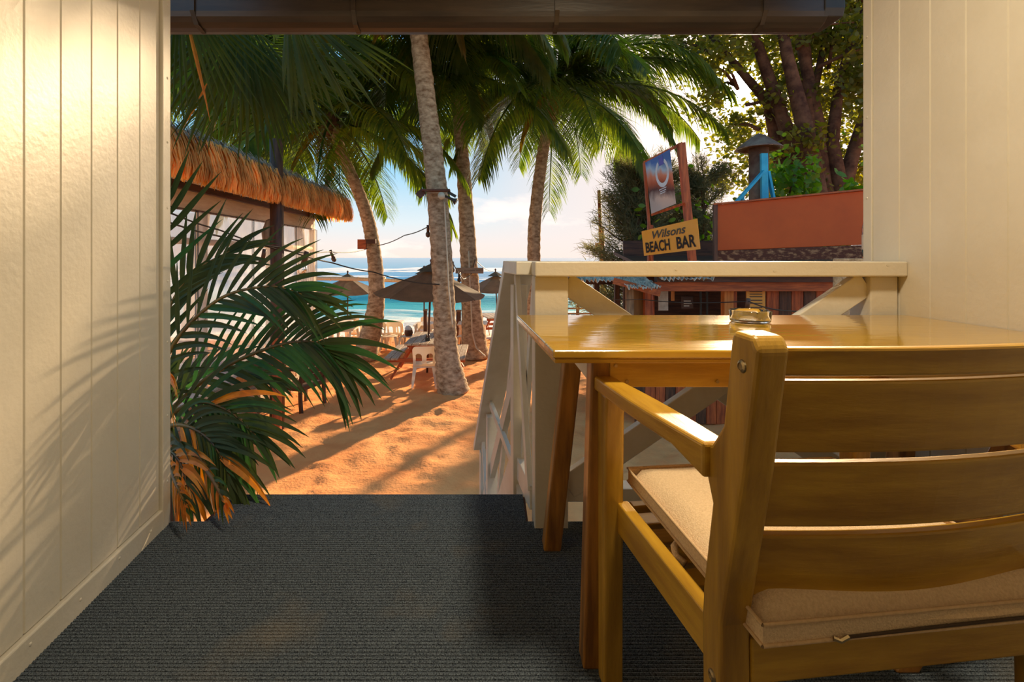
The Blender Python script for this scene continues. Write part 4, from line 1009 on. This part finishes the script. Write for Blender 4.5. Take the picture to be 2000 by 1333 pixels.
# ------------------------------------------------------------------ beach bar on the right
BY = 7.2; s_ = F/BY
def bx_(px): return (px-960)/s_
def bz_(py): return EYE-(py-503)/s_
BO = (bx_(1400), BY, GZ)
bar = thing('beach_bar', BO, 'brown timber beach bar hut behind the railing', 'bar')
x = bx_(1240); k = 0
while x < 5.9:
    M().box(x+.004, x+.146, BY, BY+.03, GZ, GZ+1.02).build('front_board', REDZ if k % 3 else DARKZ, bar, BO, bevel=.003); x += .15; k += 1
M().box(bx_(1232), 5.95, BY-.08, BY+.45, GZ+1.03, GZ+1.08).build('counter', REDX, bar, BO, bevel=.005)
def bpart(name, x0, x1, y0, y1, mt, dy=0, t=.05): return M().box(bx_(x0), bx_(x1), BY+dy, BY+dy+t, bz_(y1), bz_(y0)).build(name, mt, bar, BO, bevel=.003)
bpart('fascia', 1272, 1700, 550, 568, REDX, -.15, .08); bpart('roof_edge', 1272, 1700, 538, 550, DARKX, -.25, .12)
bpart('post', 1224, 1238, 556, 690, GREYZ, 0, .10); bpart('wall_board', 1238, 1266, 566, 690, OLIVE, .25, .04); bpart('post', 1264, 1277, 566, 690, REDZ, .1, .1)
bpart('post', 1415, 1433, 565, 690, ORNZ, 0, .12); bpart('post', 1434, 1443, 565, 690, REDZ, .05, .12)
bpart('post', 1298, 1301, 566, 690, REDZ, .5, .08); bpart('shutter', 1302, 1322, 569, 612, PAPER, .35, .02); bpart('shutter', 1328, 1335, 568, 592, ORNZ, .35, .02)
bpart('menu_board', 1352, 1376, 584, 609, DARKX, .4, .02)
for k in range(3): M().box(bx_(1356), bx_(1356+[14,16,11][k]), BY+.385, BY+.395, bz_(592+5*k+2), bz_(592+5*k)).build('lettering', PAPER, bar, BO)
nb = bpart('notice_board', 1458, 1495, 566, 611, SIGNO, .0, .02)
for y0 in (569, 574, 579, 586, 592, 600): M().box(bx_(1464), bx_(1488), BY-.012, BY-.002, bz_(y0+1.6), bz_(y0)).build('lettering', INKG, nb, BO)
for k, px in enumerate(range(1500, 1700, 24)): bpart('back_board', px, px+23, 566, 690, DARKZ if k % 2 else REDZ, .02, .03)
M().box(bx_(1275), 5.95, BY+1.6, BY+1.64, GZ, EYE+.3).build('back_wall', DARKX, bar, BO)
M().box(bx_(1275), 5.95, BY+.9, BY+1.2, GZ+1.2, GZ+1.24).build('shelf', DARKX, bar, BO)
for px in (1385, 1398): bpart('door_stile', px, px+3, 566, 690, BLACKM, .3, .04)
cable([Vector((bx_(1160)+.24, BY+.88, P(0,580,8.1).z)), P(1250,585,6.6), P(1462,589,5.0), Vector((1.5,1.94,.74))], .006, 'string_light', 'string light cable hanging in front of the beach bar', [(P(1462,583,5.0),1.0,(-.15,0,-1))])
# roof: slab and crumpled sheets
M().add([(bx_(1272),BY-.3,EYE-.28),(6.0,BY-.3,EYE-.28),(6.0,BY+2.2,EYE+.05),(bx_(1272),BY+2.2,EYE+.05),(bx_(1272),BY-.3,EYE-.22),(6.0,BY-.3,EYE-.22),(6.0,BY+2.2,EYE+.11),(bx_(1272),BY+2.2,EYE+.11)], [(3,2,1,0),(4,5,6,7),(0,1,5,4),(1,2,6,5),(2,3,7,6),(3,0,4,7)]).build('roof', DARKX, bar, BO)
M().bar((bx_(1195),BY-.1,bz_(548)), (bx_(1274),BY-.35,bz_(570)), .05, .09).build('awning_beam', REDX, bar, BO)
M().bar((bx_(1150),BY+.9,bz_(556)), (bx_(1275),BY+.9,bz_(556)), .06, .09).build('awning_beam', DARKX, bar, BO)
for px in (1160, 1205): M().box(bx_(px)+.2, bx_(px)+.28, BY+.9, BY+.98, GZ, bz_(556)).build('post', DARKZ, bar, BO)
M().box(bx_(1175)+.35, bx_(1240)+.35, BY+1.5, BY+1.53, GZ, GZ+1.25).build('side_panel', REDX, bar, BO)
def crumple(x0, x1, y0, y1, z, slope, seed, nm='roof_sheet'):
    m = M(); nx, ny = 40, 10; r = random.Random(seed); vs = []; fs = []
    for j in range(ny+1):
        for i in range(nx+1): vs.append((x0+(x1-x0)*i/nx, y0+(y1-y0)*j/ny, z+slope*j/ny+.022*math.sin(i*1.9)+r.uniform(-.02,.02)))
    for j in range(ny):
        for i in range(nx): a = j*(nx+1)+i; fs.append((a,a+1,a+nx+2,a+nx+1))
    o = m.add(vs, fs).build(nm, FOIL, bar, BO); sd = o.modifiers.new('t','SOLIDIFY'); sd.thickness = .006
crumple(bx_(1118), bx_(1215), BY-.1, BY+1.4, EYE-.33, .12, 1); crumple(bx_(1212), bx_(1275), BY-.35, BY+1.0, EYE-.42, .22, 2); crumple(bx_(1275), bx_(1372), BY-.38, BY+1.2, EYE-.30, .2, 3)
# brown panel on the roof
bpn = thing('brown_roof_panel', P(1540,505,6.7), 'large plain brown painted panel standing on the bar roof', 'panel'); BP = P(1540,505,6.7)
a = P(1396,490,6.9); b = P(1700,478,6.35); c = P(1700,373,6.35); d = P(1396,401,6.9)
dirr = (b-a).normalized(); ext = dirr*.6; b = b+ext; c = c+ext+Vector((0,0,.03))
nn = Vector((-dirr.y, dirr.x, 0)).normalized()*.05
M().add([a,b,c,d,a+nn,b+nn,c+nn,d+nn], [(0,1,2,3),(7,6,5,4),(0,4,5,1),(1,5,6,2),(2,6,7,3),(3,7,4,0)]).build('panel_face', BROWNP, bpn, BP, bevel=.006)
e0 = P(1396,509,6.88); e1 = P(1700,509,6.33)+ext
M().add([e0,e1,b+Vector((0,-.01,-.004)),a+Vector((0,-.01,-.004)),e0+nn,e1+nn,b+nn+Vector((0,-.01,-.004)),a+nn+Vector((0,-.01,-.004))], [(0,1,2,3),(7,6,5,4),(0,4,5,1),(1,5,6,2),(2,6,7,3),(3,7,4,0)]).build('worn_base', WORN, bpn, BP)
M().bar(a+Vector((0,-.01,-.16)), d+Vector((0,-.01,.01)), .05, .05, up=(0,1,0)).build('end_batten', DARKZ, bpn, BP)
M().bar(d+Vector((-.02,-.005,.012)), c+Vector((0,-.005,.012)), .07, .022).build('top_batten', REDX, bpn, BP)
# chimney with blue frame
vz = 7.7
vo = P(1482,398,vz); vp = thing('vent_chimney', vo, 'round metal vent pipe with a conical cap behind the brown panel', 'chimney')
R_ = 17.5/F*vz; h_ = 108/F*vz; base_drop = .75
M().tube([(0,0,-base_drop),(0,0,h_)], R_, 24).build('pipe', RUST, vp, smooth=True)
M().lathe((0,0,h_), [(0,.24),(.10,.19),(.335,.0),(.34,-.015),(.30,-.01),(.1,.12),(0,.14)], 28).build('cap', RUST, vp)
bf = thing('blue_bracket_frame', vo+Vector((.1,-.2,0)), 'bright blue painted timber bracket frame around the vent pipe', 'frame'); bo = vo+Vector((.1,-.2,0))
q = 7.45
M().bar(P(1494,402,q)+Vector((0,0,-.5)), P(1492,300,q), .10, .05, up=(0,1,0)).build('upright', BLUE, bf, bo, bevel=.003)
M().bar(P(1430,404,q-.06), P(1492,334,q-.06), .035, .09, up=(0,1,0)).build('brace', BLUE, bf, bo, bevel=.003)
M().bar(P(1513,400,q), P(1500,335,q), .035, .07, up=(0,1,0)).build('brace', BLUE, bf, bo, bevel=.003)
M().bar(P(1450,405,q-.02), P(1450,385,q-.02), .035, .06, up=(0,1,0)).build('brace', BLUE, bf, bo, bevel=.003)

# signs
def quad(c):
    c = [Vector(p) for p in c]
    def f(u, v, n=0):
        p = (c[0]*(1-u)+c[1]*u)*(1-v)+(c[3]*(1-u)+c[2]*u)*v
        nv = (c[1]-c[0]).cross(c[3]-c[0]).normalized(); return p+nv*n
    return f
def text_mesh(txt, size=1.0, shear=0, offset=0.0, space=1.0):
    cu_ = bpy.data.curves.new('t', 'FONT'); cu_.body = txt; cu_.size = size; cu_.shear = shear; cu_.offset = offset; cu_.space_character = space; cu_.resolution_u = 3
    o = bpy.data.objects.new('t', cu_); COL.objects.link(o); dg = bpy.context.evaluated_depsgraph_get(); dg.update()
    me = o.evaluated_get(dg).to_mesh(); vs = [tuple(v.co) for v in me.vertices]; fs = [tuple(p.vertices) for p in me.polygons]
    bpy.data.objects.remove(o); return vs, fs
def text_on(f, txt, u0, u1, v0, v1, mt, parent, origin, shear=0, offset=0, n=.006, name='lettering'):
    vs, fs = text_mesh(txt, 1, shear, offset)
    if not vs: return
    xs = [v[0] for v in vs]; ys_ = [v[1] for v in vs]; x0, x1, y0, y1 = min(xs), max(xs), min(ys_), max(ys_)
    o = M().add([f(u0+(u1-u0)*(v[0]-x0)/(x1-x0), v0+(v1-v0)*(v[1]-y0)/(y1-y0), n) for v in vs], fs).build(name, mt, parent, origin)
    return o
def slab(f, t, name, mt, parent, origin, u0=0, u1=1, v0=0, v1=1):
    vs = [f(u0,v0),f(u1,v0),f(u1,v1),f(u0,v1),f(u0,v0,-t),f(u1,v0,-t),f(u1,v1,-t),f(u0,v1,-t)]
    return M().add(vs, [(0,1,2,3),(7,6,5,4),(0,4,5,1),(1,5,6,2),(2,6,7,3),(3,7,4,0)]).build(name, mt, parent, origin)
SGO = P(1310,500,6.6)
sg = thing('beach_bar_sign', SGO, 'orange painted sign board reading Wilsons BEACH BAR', 'sign')
qf = quad([P(1258,500,6.9), P(1367,487,6.35), P(1361,427,6.35), P(1253,452,6.9)])
slab(qf, .02, 'sign_board', SIGNO, sg, SGO)
text_on(qf, 'Wilsons', .20, .80, .60, .90, INKG, sg, SGO, shear=.3, offset=.018)
text_on(qf, 'BEACH', .05, .50, .10, .52, INK, sg, SGO, offset=.03)
text_on(qf, 'BAR', .62, .95, .10, .52, INK, sg, SGO, offset=.03)
fo = P(1300,500,6.9)
sfm = thing('sign_frame', fo, 'tall rusty sign frame rising from the bar roof', 'frame')
def tb_(a, b, w, nm='post', mt=REDZ): M().bar(a, b, w, w, up=(0,1,0)).build(nm, mt, sfm, fo)
tb_(P(1274,520,7.0), P(1258,318,7.0), .035, 'thin_post'); tb_(P(1353,520,6.75), P(1330,280,6.75), .09); tb_(P(1258,318,7.0), P(1333,280,6.75), .04, 'crossbar')
tb_(P(1272,420,7.0), P(1342,396,6.75), .035, 'crossbar'); tb_(P(1270,520,7.05), P(1270,440,7.05), .07); tb_(P(1346,505,6.7), P(1340,396,6.7), .03, 'thin_post')
def poster_mat():
    m = bpy.data.materials.new('poster_print'); m.use_nodes = True; nt = m.node_tree; N = nt.nodes; L = nt.links; b = N['Principled BSDF']; b.inputs['Roughness'].default_value = .35
    tc = N.new('ShaderNodeTexCoord'); sp = N.new('ShaderNodeSeparateXYZ'); L.new(tc.outputs['Generated'], sp.inputs[0])
    nz = N.new('ShaderNodeTexNoise'); nz.inputs['Scale'].default_value = 3.5; nz.inputs['Detail'].default_value = 4; L.new(tc.outputs['Generated'], nz.inputs[0])
    ma = N.new('ShaderNodeMath'); ma.operation = 'MULTIPLY_ADD'; L.new(nz.outputs[0], ma.inputs[0]); ma.inputs[1].default_value = .3; L.new(sp.outputs[2], ma.inputs[2])
    r = N.new('ShaderNodeValToRGB'); e = r.color_ramp.elements; L.new(ma.outputs[0], r.inputs[0])
    e[0].position = .1; e[0].color = srgb(214,204,196); e[1].position = 1.15 if False else 1.0; e[1].color = srgb(96,130,190)
    for p, c in ((.38,srgb(214,196,184)),(.5,srgb(110,76,70)),(.62,srgb(190,110,74)),(.74,srgb(206,150,120)),(.86,srgb(176,196,214))): q = e.new(p); q.color = c
    L.new(r.outputs[0], b.inputs['Base Color'])
    tr = N.new('ShaderNodeBsdfTranslucent'); L.new(r.outputs[0], tr.inputs[0]); ms = N.new('ShaderNodeMixShader'); ms.inputs[0].default_value = .35
    L.new(b.outputs[0], ms.inputs[1]); L.new(tr.outputs[0], ms.inputs[2]); L.new(ms.outputs[0], N['Material Output'].inputs[0]); return m
po = P(1290,418,6.85)
ps = thing('advertising_poster', po, 'faded blue and orange poster with a white U shaped ring on the sign frame', 'poster')
pf = quad([P(1272,418,6.9), P(1320,398,6.65), P(1308,292,6.65), P(1260,318,6.9)])
slab(pf, .008, 'poster_sheet', poster_mat(), ps, po)
vs = []; fs = []; n = 30
for i in range(n+1):
    t = math.radians(120+300*i/n); w = .085+.02*math.sin(math.pi*i/n)
    for rr in (1-w*2.0, 1+w*1.2): vs.append(pf(.62+.24*rr*math.cos(t), .66+.24*rr*math.sin(t), .004))
for i in range(n): fs.append((2*i,2*i+1,2*i+3,2*i+2))
M().add(vs, fs).build('ring_mark', mat('poster_white', srgb(226,224,220), srgb(206,200,200), rough=.5), ps, po)
vs = [pf(.54,.80,.005), pf(.72,.80,.005), pf(.70,.98,.005), pf(.60,.93,.005), pf(.55,.97,.005)]
M().add(vs, [(0,1,2,3,4)]).build('blue_mark', mat('poster_blue', srgb(100,96,170), rough=.5), ps, po)
for k, (u0,u1,v) in enumerate(((.42,.72,.36),(.46,.70,.32),(.45,.66,.285))): M().add([pf(u0,v,.004),pf(u1,v,.004),pf(u1,v+.018,.004),pf(u0,v+.018,.004)], [(0,1,2,3)]).build('lettering', MATS['poster_white'], ps, po)

# pier with bottle past the right wall
pier = struct('trim_4', M().box(1.475, 1.80, 1.93, 2.12, -.2, .925), STUCCO, .004)
bt = thing('beer_bottle', (1.55, 2.0, .927), 'amber glass bottle with a pale label behind the right wall edge', 'bottle')
M().lathe((0,0,0), [(0,0),(.029,0),(.031,.004),(.031,.125),(.026,.15),(.014,.18),(.0125,.225),(.0145,.228),(.0145,.238),(.010,.238),(.010,.18),(.022,.15),(.028,.12),(.028,.006),(0,.005)], 24).build('bottle_glass', AMBER, bt, smooth=True)
M().lathe((0,0,0), [(.0315,.035),(.0318,.036),(.0318,.095),(.0315,.096)], 24).build('bottle_label', PAPER, bt, smooth=True)
tarp = thing('teal_tarpaulin', P(1640,700,5.5), 'dark teal tarpaulin hanging right of the bar', 'tarpaulin')
m = M(); vs = []; fs = []
for i in range(21):
    x = bx_(1610)*.8+i*.08; vs += [(x, 5.5+.05*math.sin(i*1.2), GZ), (x+.05, 5.6+.05*math.sin(i*1.2), GZ+2.0)]
for i in range(20): fs.append((2*i,2*i+2,2*i+3,2*i+1))
o = m.add(vs, fs).build('tarp_sheet', TEALT, tarp, P(1640,700,5.5), smooth=True); o.modifiers.new('t','SOLIDIFY').thickness = .01

# antenna poles
an = thing('slim_mast', P(1176,505,14), 'slim mast with a small box by the railing, against the sky', 'mast')
for (a_, b_, w) in ((P(1180,680,14),P(1170,372,14),.05),(P(1186,680,13.9),P(1177,445,13.9),.035)): M().tube([a_,b_], w, 8).build('pole', REDZ, an, P(1176,505,14), smooth=True)
M().box(P(1163,0,13.9).x, P(1174,0,13.9).x, 13.8, 13.95, P(0,487,13.9).z, P(0,475,13.9).z).build('lamp_box', ORNZ, an, P(1176,505,14))

# ------------------------------------------------------------------ trees
def leaves_mesh(centres, size, droop=0, k=6):
    vs = []; fs = []
    for c in centres:
        a = Vector((random.gauss(0,1), random.gauss(0,1), random.gauss(0,.7))).normalized(); b = a.cross(Vector((random.gauss(0,1),random.gauss(0,1),random.gauss(0,1)))).normalized(); r = size*random.uniform(.6,1.25)
        n0 = len(vs)
        for x, y in ((-1,0),(-.35,.62),(.5,.6),(1.1,0),(.5,-.6),(-.35,-.62)): vs.append(tuple(c+a*x*r+b*y*r*.9))
        fs.append(tuple(range(n0, n0+6)))
    m = M(); m.v = vs; m.f = fs; return m
# big many-stemmed tree
TO = Vector((7.6, 11.8, GZ)); tt = thing('shade_tree', TO, 'large many stemmed tree with round leaves against the low sun', 'tree')
tips = []
def limb(pts, rad, nm='trunk'):
    M().tube(pts, rad, 12, jit=.06).build(nm, BARKD, tt, TO, smooth=True)
zt = 11.8
bz0 = P(1600,400,zt); bz0.z = EYE+.3
stems = [(1580,395,1535,250,1470,60,1440,-80),(1600,400,1572,250,1540,120,1500,-80),(1612,405,1600,260,1560,60,1590,-120),(1630,395,1600,300,1590,180,1640,-60),(1645,395,1625,280,1640,150,1700,-20),(1590,410,1530,340,1500,200,1380,60),(1640,400,1660,320,1690,220,1800,80),(1625,400,1580,280,1575,100,1520,-160)]
for i, s in enumerate(stems):
    z = zt+random.uniform(-.5,.6); r0 = random.uniform(.15,.23)
    b = P(s[0], s[1], z); pts = [Vector((TO.x*.55+b.x*.45+.3, z, GZ)), b, P(s[2],s[3],z), P(s[4],s[5],z+.2), P(s[6],s[7],z+.3)]
    limb(pts, [r0*1.4, r0*1.1, r0*.9, r0*.65, r0*.3])
    for k in range(6):
        q = random.uniform(.3,1); p = pts[2].lerp(pts[4], q); e = p+Vector((random.uniform(-1.3,1.3), random.uniform(-.8,.8), random.uniform(-.2,.9))); limb([p, p.lerp(e,.5)+Vector((0,0,.1)), e], [.05,.035,.012], 'branch'); tips.append(e)
SUNU, SUNV = .507, .353
def off_sun(c, r=.035):
    u = c.x/c.y-SUNU; v = (c.z-EYE)/c.y-SUNV; return (u*u+v*v) > r*r
cl = []
for i in range(640):
    z = random.uniform(11.0,12.4) if random.random() < .2 else random.uniform(12.6,16.5)
    px = random.uniform(1325, 2000); py = random.uniform(-420, 385)
    if px < 1400 and py > 250: continue
    c0_ = P(px, py, z); X0 = c0_.x-.507*(z-1.3); Z0 = c0_.z-.353*(z-1.3)      # clusters thinned here to let sun patches through to the left wall
    if -2.0 < X0 < -.3 and -.2 < Z0 < 2.2 and random.random() < .58: continue
    if px < 1560 and 200 < py < 400 and random.random() < .5: continue
    cl.append((P(px, py, z), random.uniform(.3,.65)))
cl += [(t_, .4) for t_ in tips]
cs = []
for c, r in cl:
    for k in range(int(110*r/.4)):
        p = c+Vector((random.gauss(0,r*.6), random.gauss(0,r*.6), random.gauss(0,r*.45)))
        if off_sun(p, .030) and (off_sun(p, .055) or random.random() < .35): cs.append(p)
tag(leaves_mesh(cs, .075).build('foliage', TREEL, tt, TO), kind='stuff')
# low shrub in front of the stems and behind the brown panel
sh = thing('leafy_shrub', P(1540,400,8.2), 'bright green leafy shrub behind the brown panel', 'shrub')
so = P(1540,400,8.2); M().tube([Vector((so.x,8.2,GZ)), so, so+Vector((.1,0,.5))], [.05,.04,.02], 8).build('stem', BARKD, sh, so)
cs = [P(random.uniform(1505,1600), random.gauss(355,28), random.uniform(7.9,8.6)) for _ in range(420)]+[P(random.uniform(1640,1730), random.gauss(372,10), random.uniform(7.0,7.4)) for _ in range(90)]
tag(leaves_mesh(cs, .07).build('foliage', BUSHL, sh, so), kind='stuff')
# casuarina
def casuarina(base, H, spread, nb, label, seed, dens=95, zmin=.15):
    r = random.Random(seed); t = thing('casuarina_tree', base, label, 'tree'); base = Vector(base); tip = base+Vector((spread*.05,0,H))
    M().tube([base, base.lerp(tip,.5)+Vector((.05,0,0)), tip], [.12,.08,.02], 8, jit=.05).build('trunk', BARKD, t, base, smooth=True)
    m = M(); br = M()
    for i in range(nb):
        q = zmin+(1-zmin)*i/nb; p = base.lerp(tip, q); az = r.uniform(0, 2*math.pi); L = spread*(1-.55*q)*r.uniform(.6,1.1); el = math.radians(r.uniform(15,60))
        d = Vector((math.cos(az)*math.cos(el), math.sin(az)*math.cos(el)*.6, math.sin(el))); e = p+d*L; mid = p.lerp(e,.5)+Vector((0,0,-.06*L))
        br.tube([p, mid, e], [.025,.016,.005], 5)
        for k in range(dens):
            u = r.uniform(.2,1.0); c = p.lerp(e, u); c = c+Vector((r.gauss(0,.10), r.gauss(0,.10), r.gauss(0,.07)))
            dd = (d*.9+Vector((r.gauss(0,.55), r.gauss(0,.55), r.gauss(-.1,.5)))).normalized(); l = r.uniform(.12,.28); s = dd.cross(Vector((r.gauss(0,1),r.gauss(0,1),r.gauss(0,1)))).normalized()*.0075
            m.add([c-s, c+s, c+dd*l], [(0,1,2)])
    tag(m.build('needles', NEEDLE, t, base), kind='stuff'); br.build('branches', BARKD, t, base)
casuarina((3.25, 11.2, GZ), 4.3, 1.75, 90, 'feathery casuarina tree behind the bar sign', 4, 330)
casuarina((4.1, 12.4, GZ), 4.6, 1.7, 80, 'second casuarina behind the sign frame', 9, 330)
casuarina((5.2, 12.2, GZ), 4.5, 1.7, 70, 'brownish casuarina left of the vent pipe', 14, 330)
# hedge mass behind the bar, low
hd = thing('shrub_thicket', (5.0, 10.5, GZ), 'dark green thicket of shrubs behind the bar roof', 'shrub'); ho = Vector((5.0,10.5,GZ))
for k in range(6):
    x = 3.2+k*.9; M().tube([(x,10.6,GZ),(x+.1,10.6,GZ+1.5),(x+.2,10.5,GZ+2.6)], [.06,.05,.02], 7).build('stem', BARKD, hd, ho)
cs = [Vector((random.uniform(3.0,9.0), random.uniform(9.9,11.2), GZ+1.2+abs(random.gauss(0,1.0)))) for _ in range(2600)]
tag(leaves_mesh(cs, .075).build('foliage', BUSHL, hd, ho), kind='stuff')
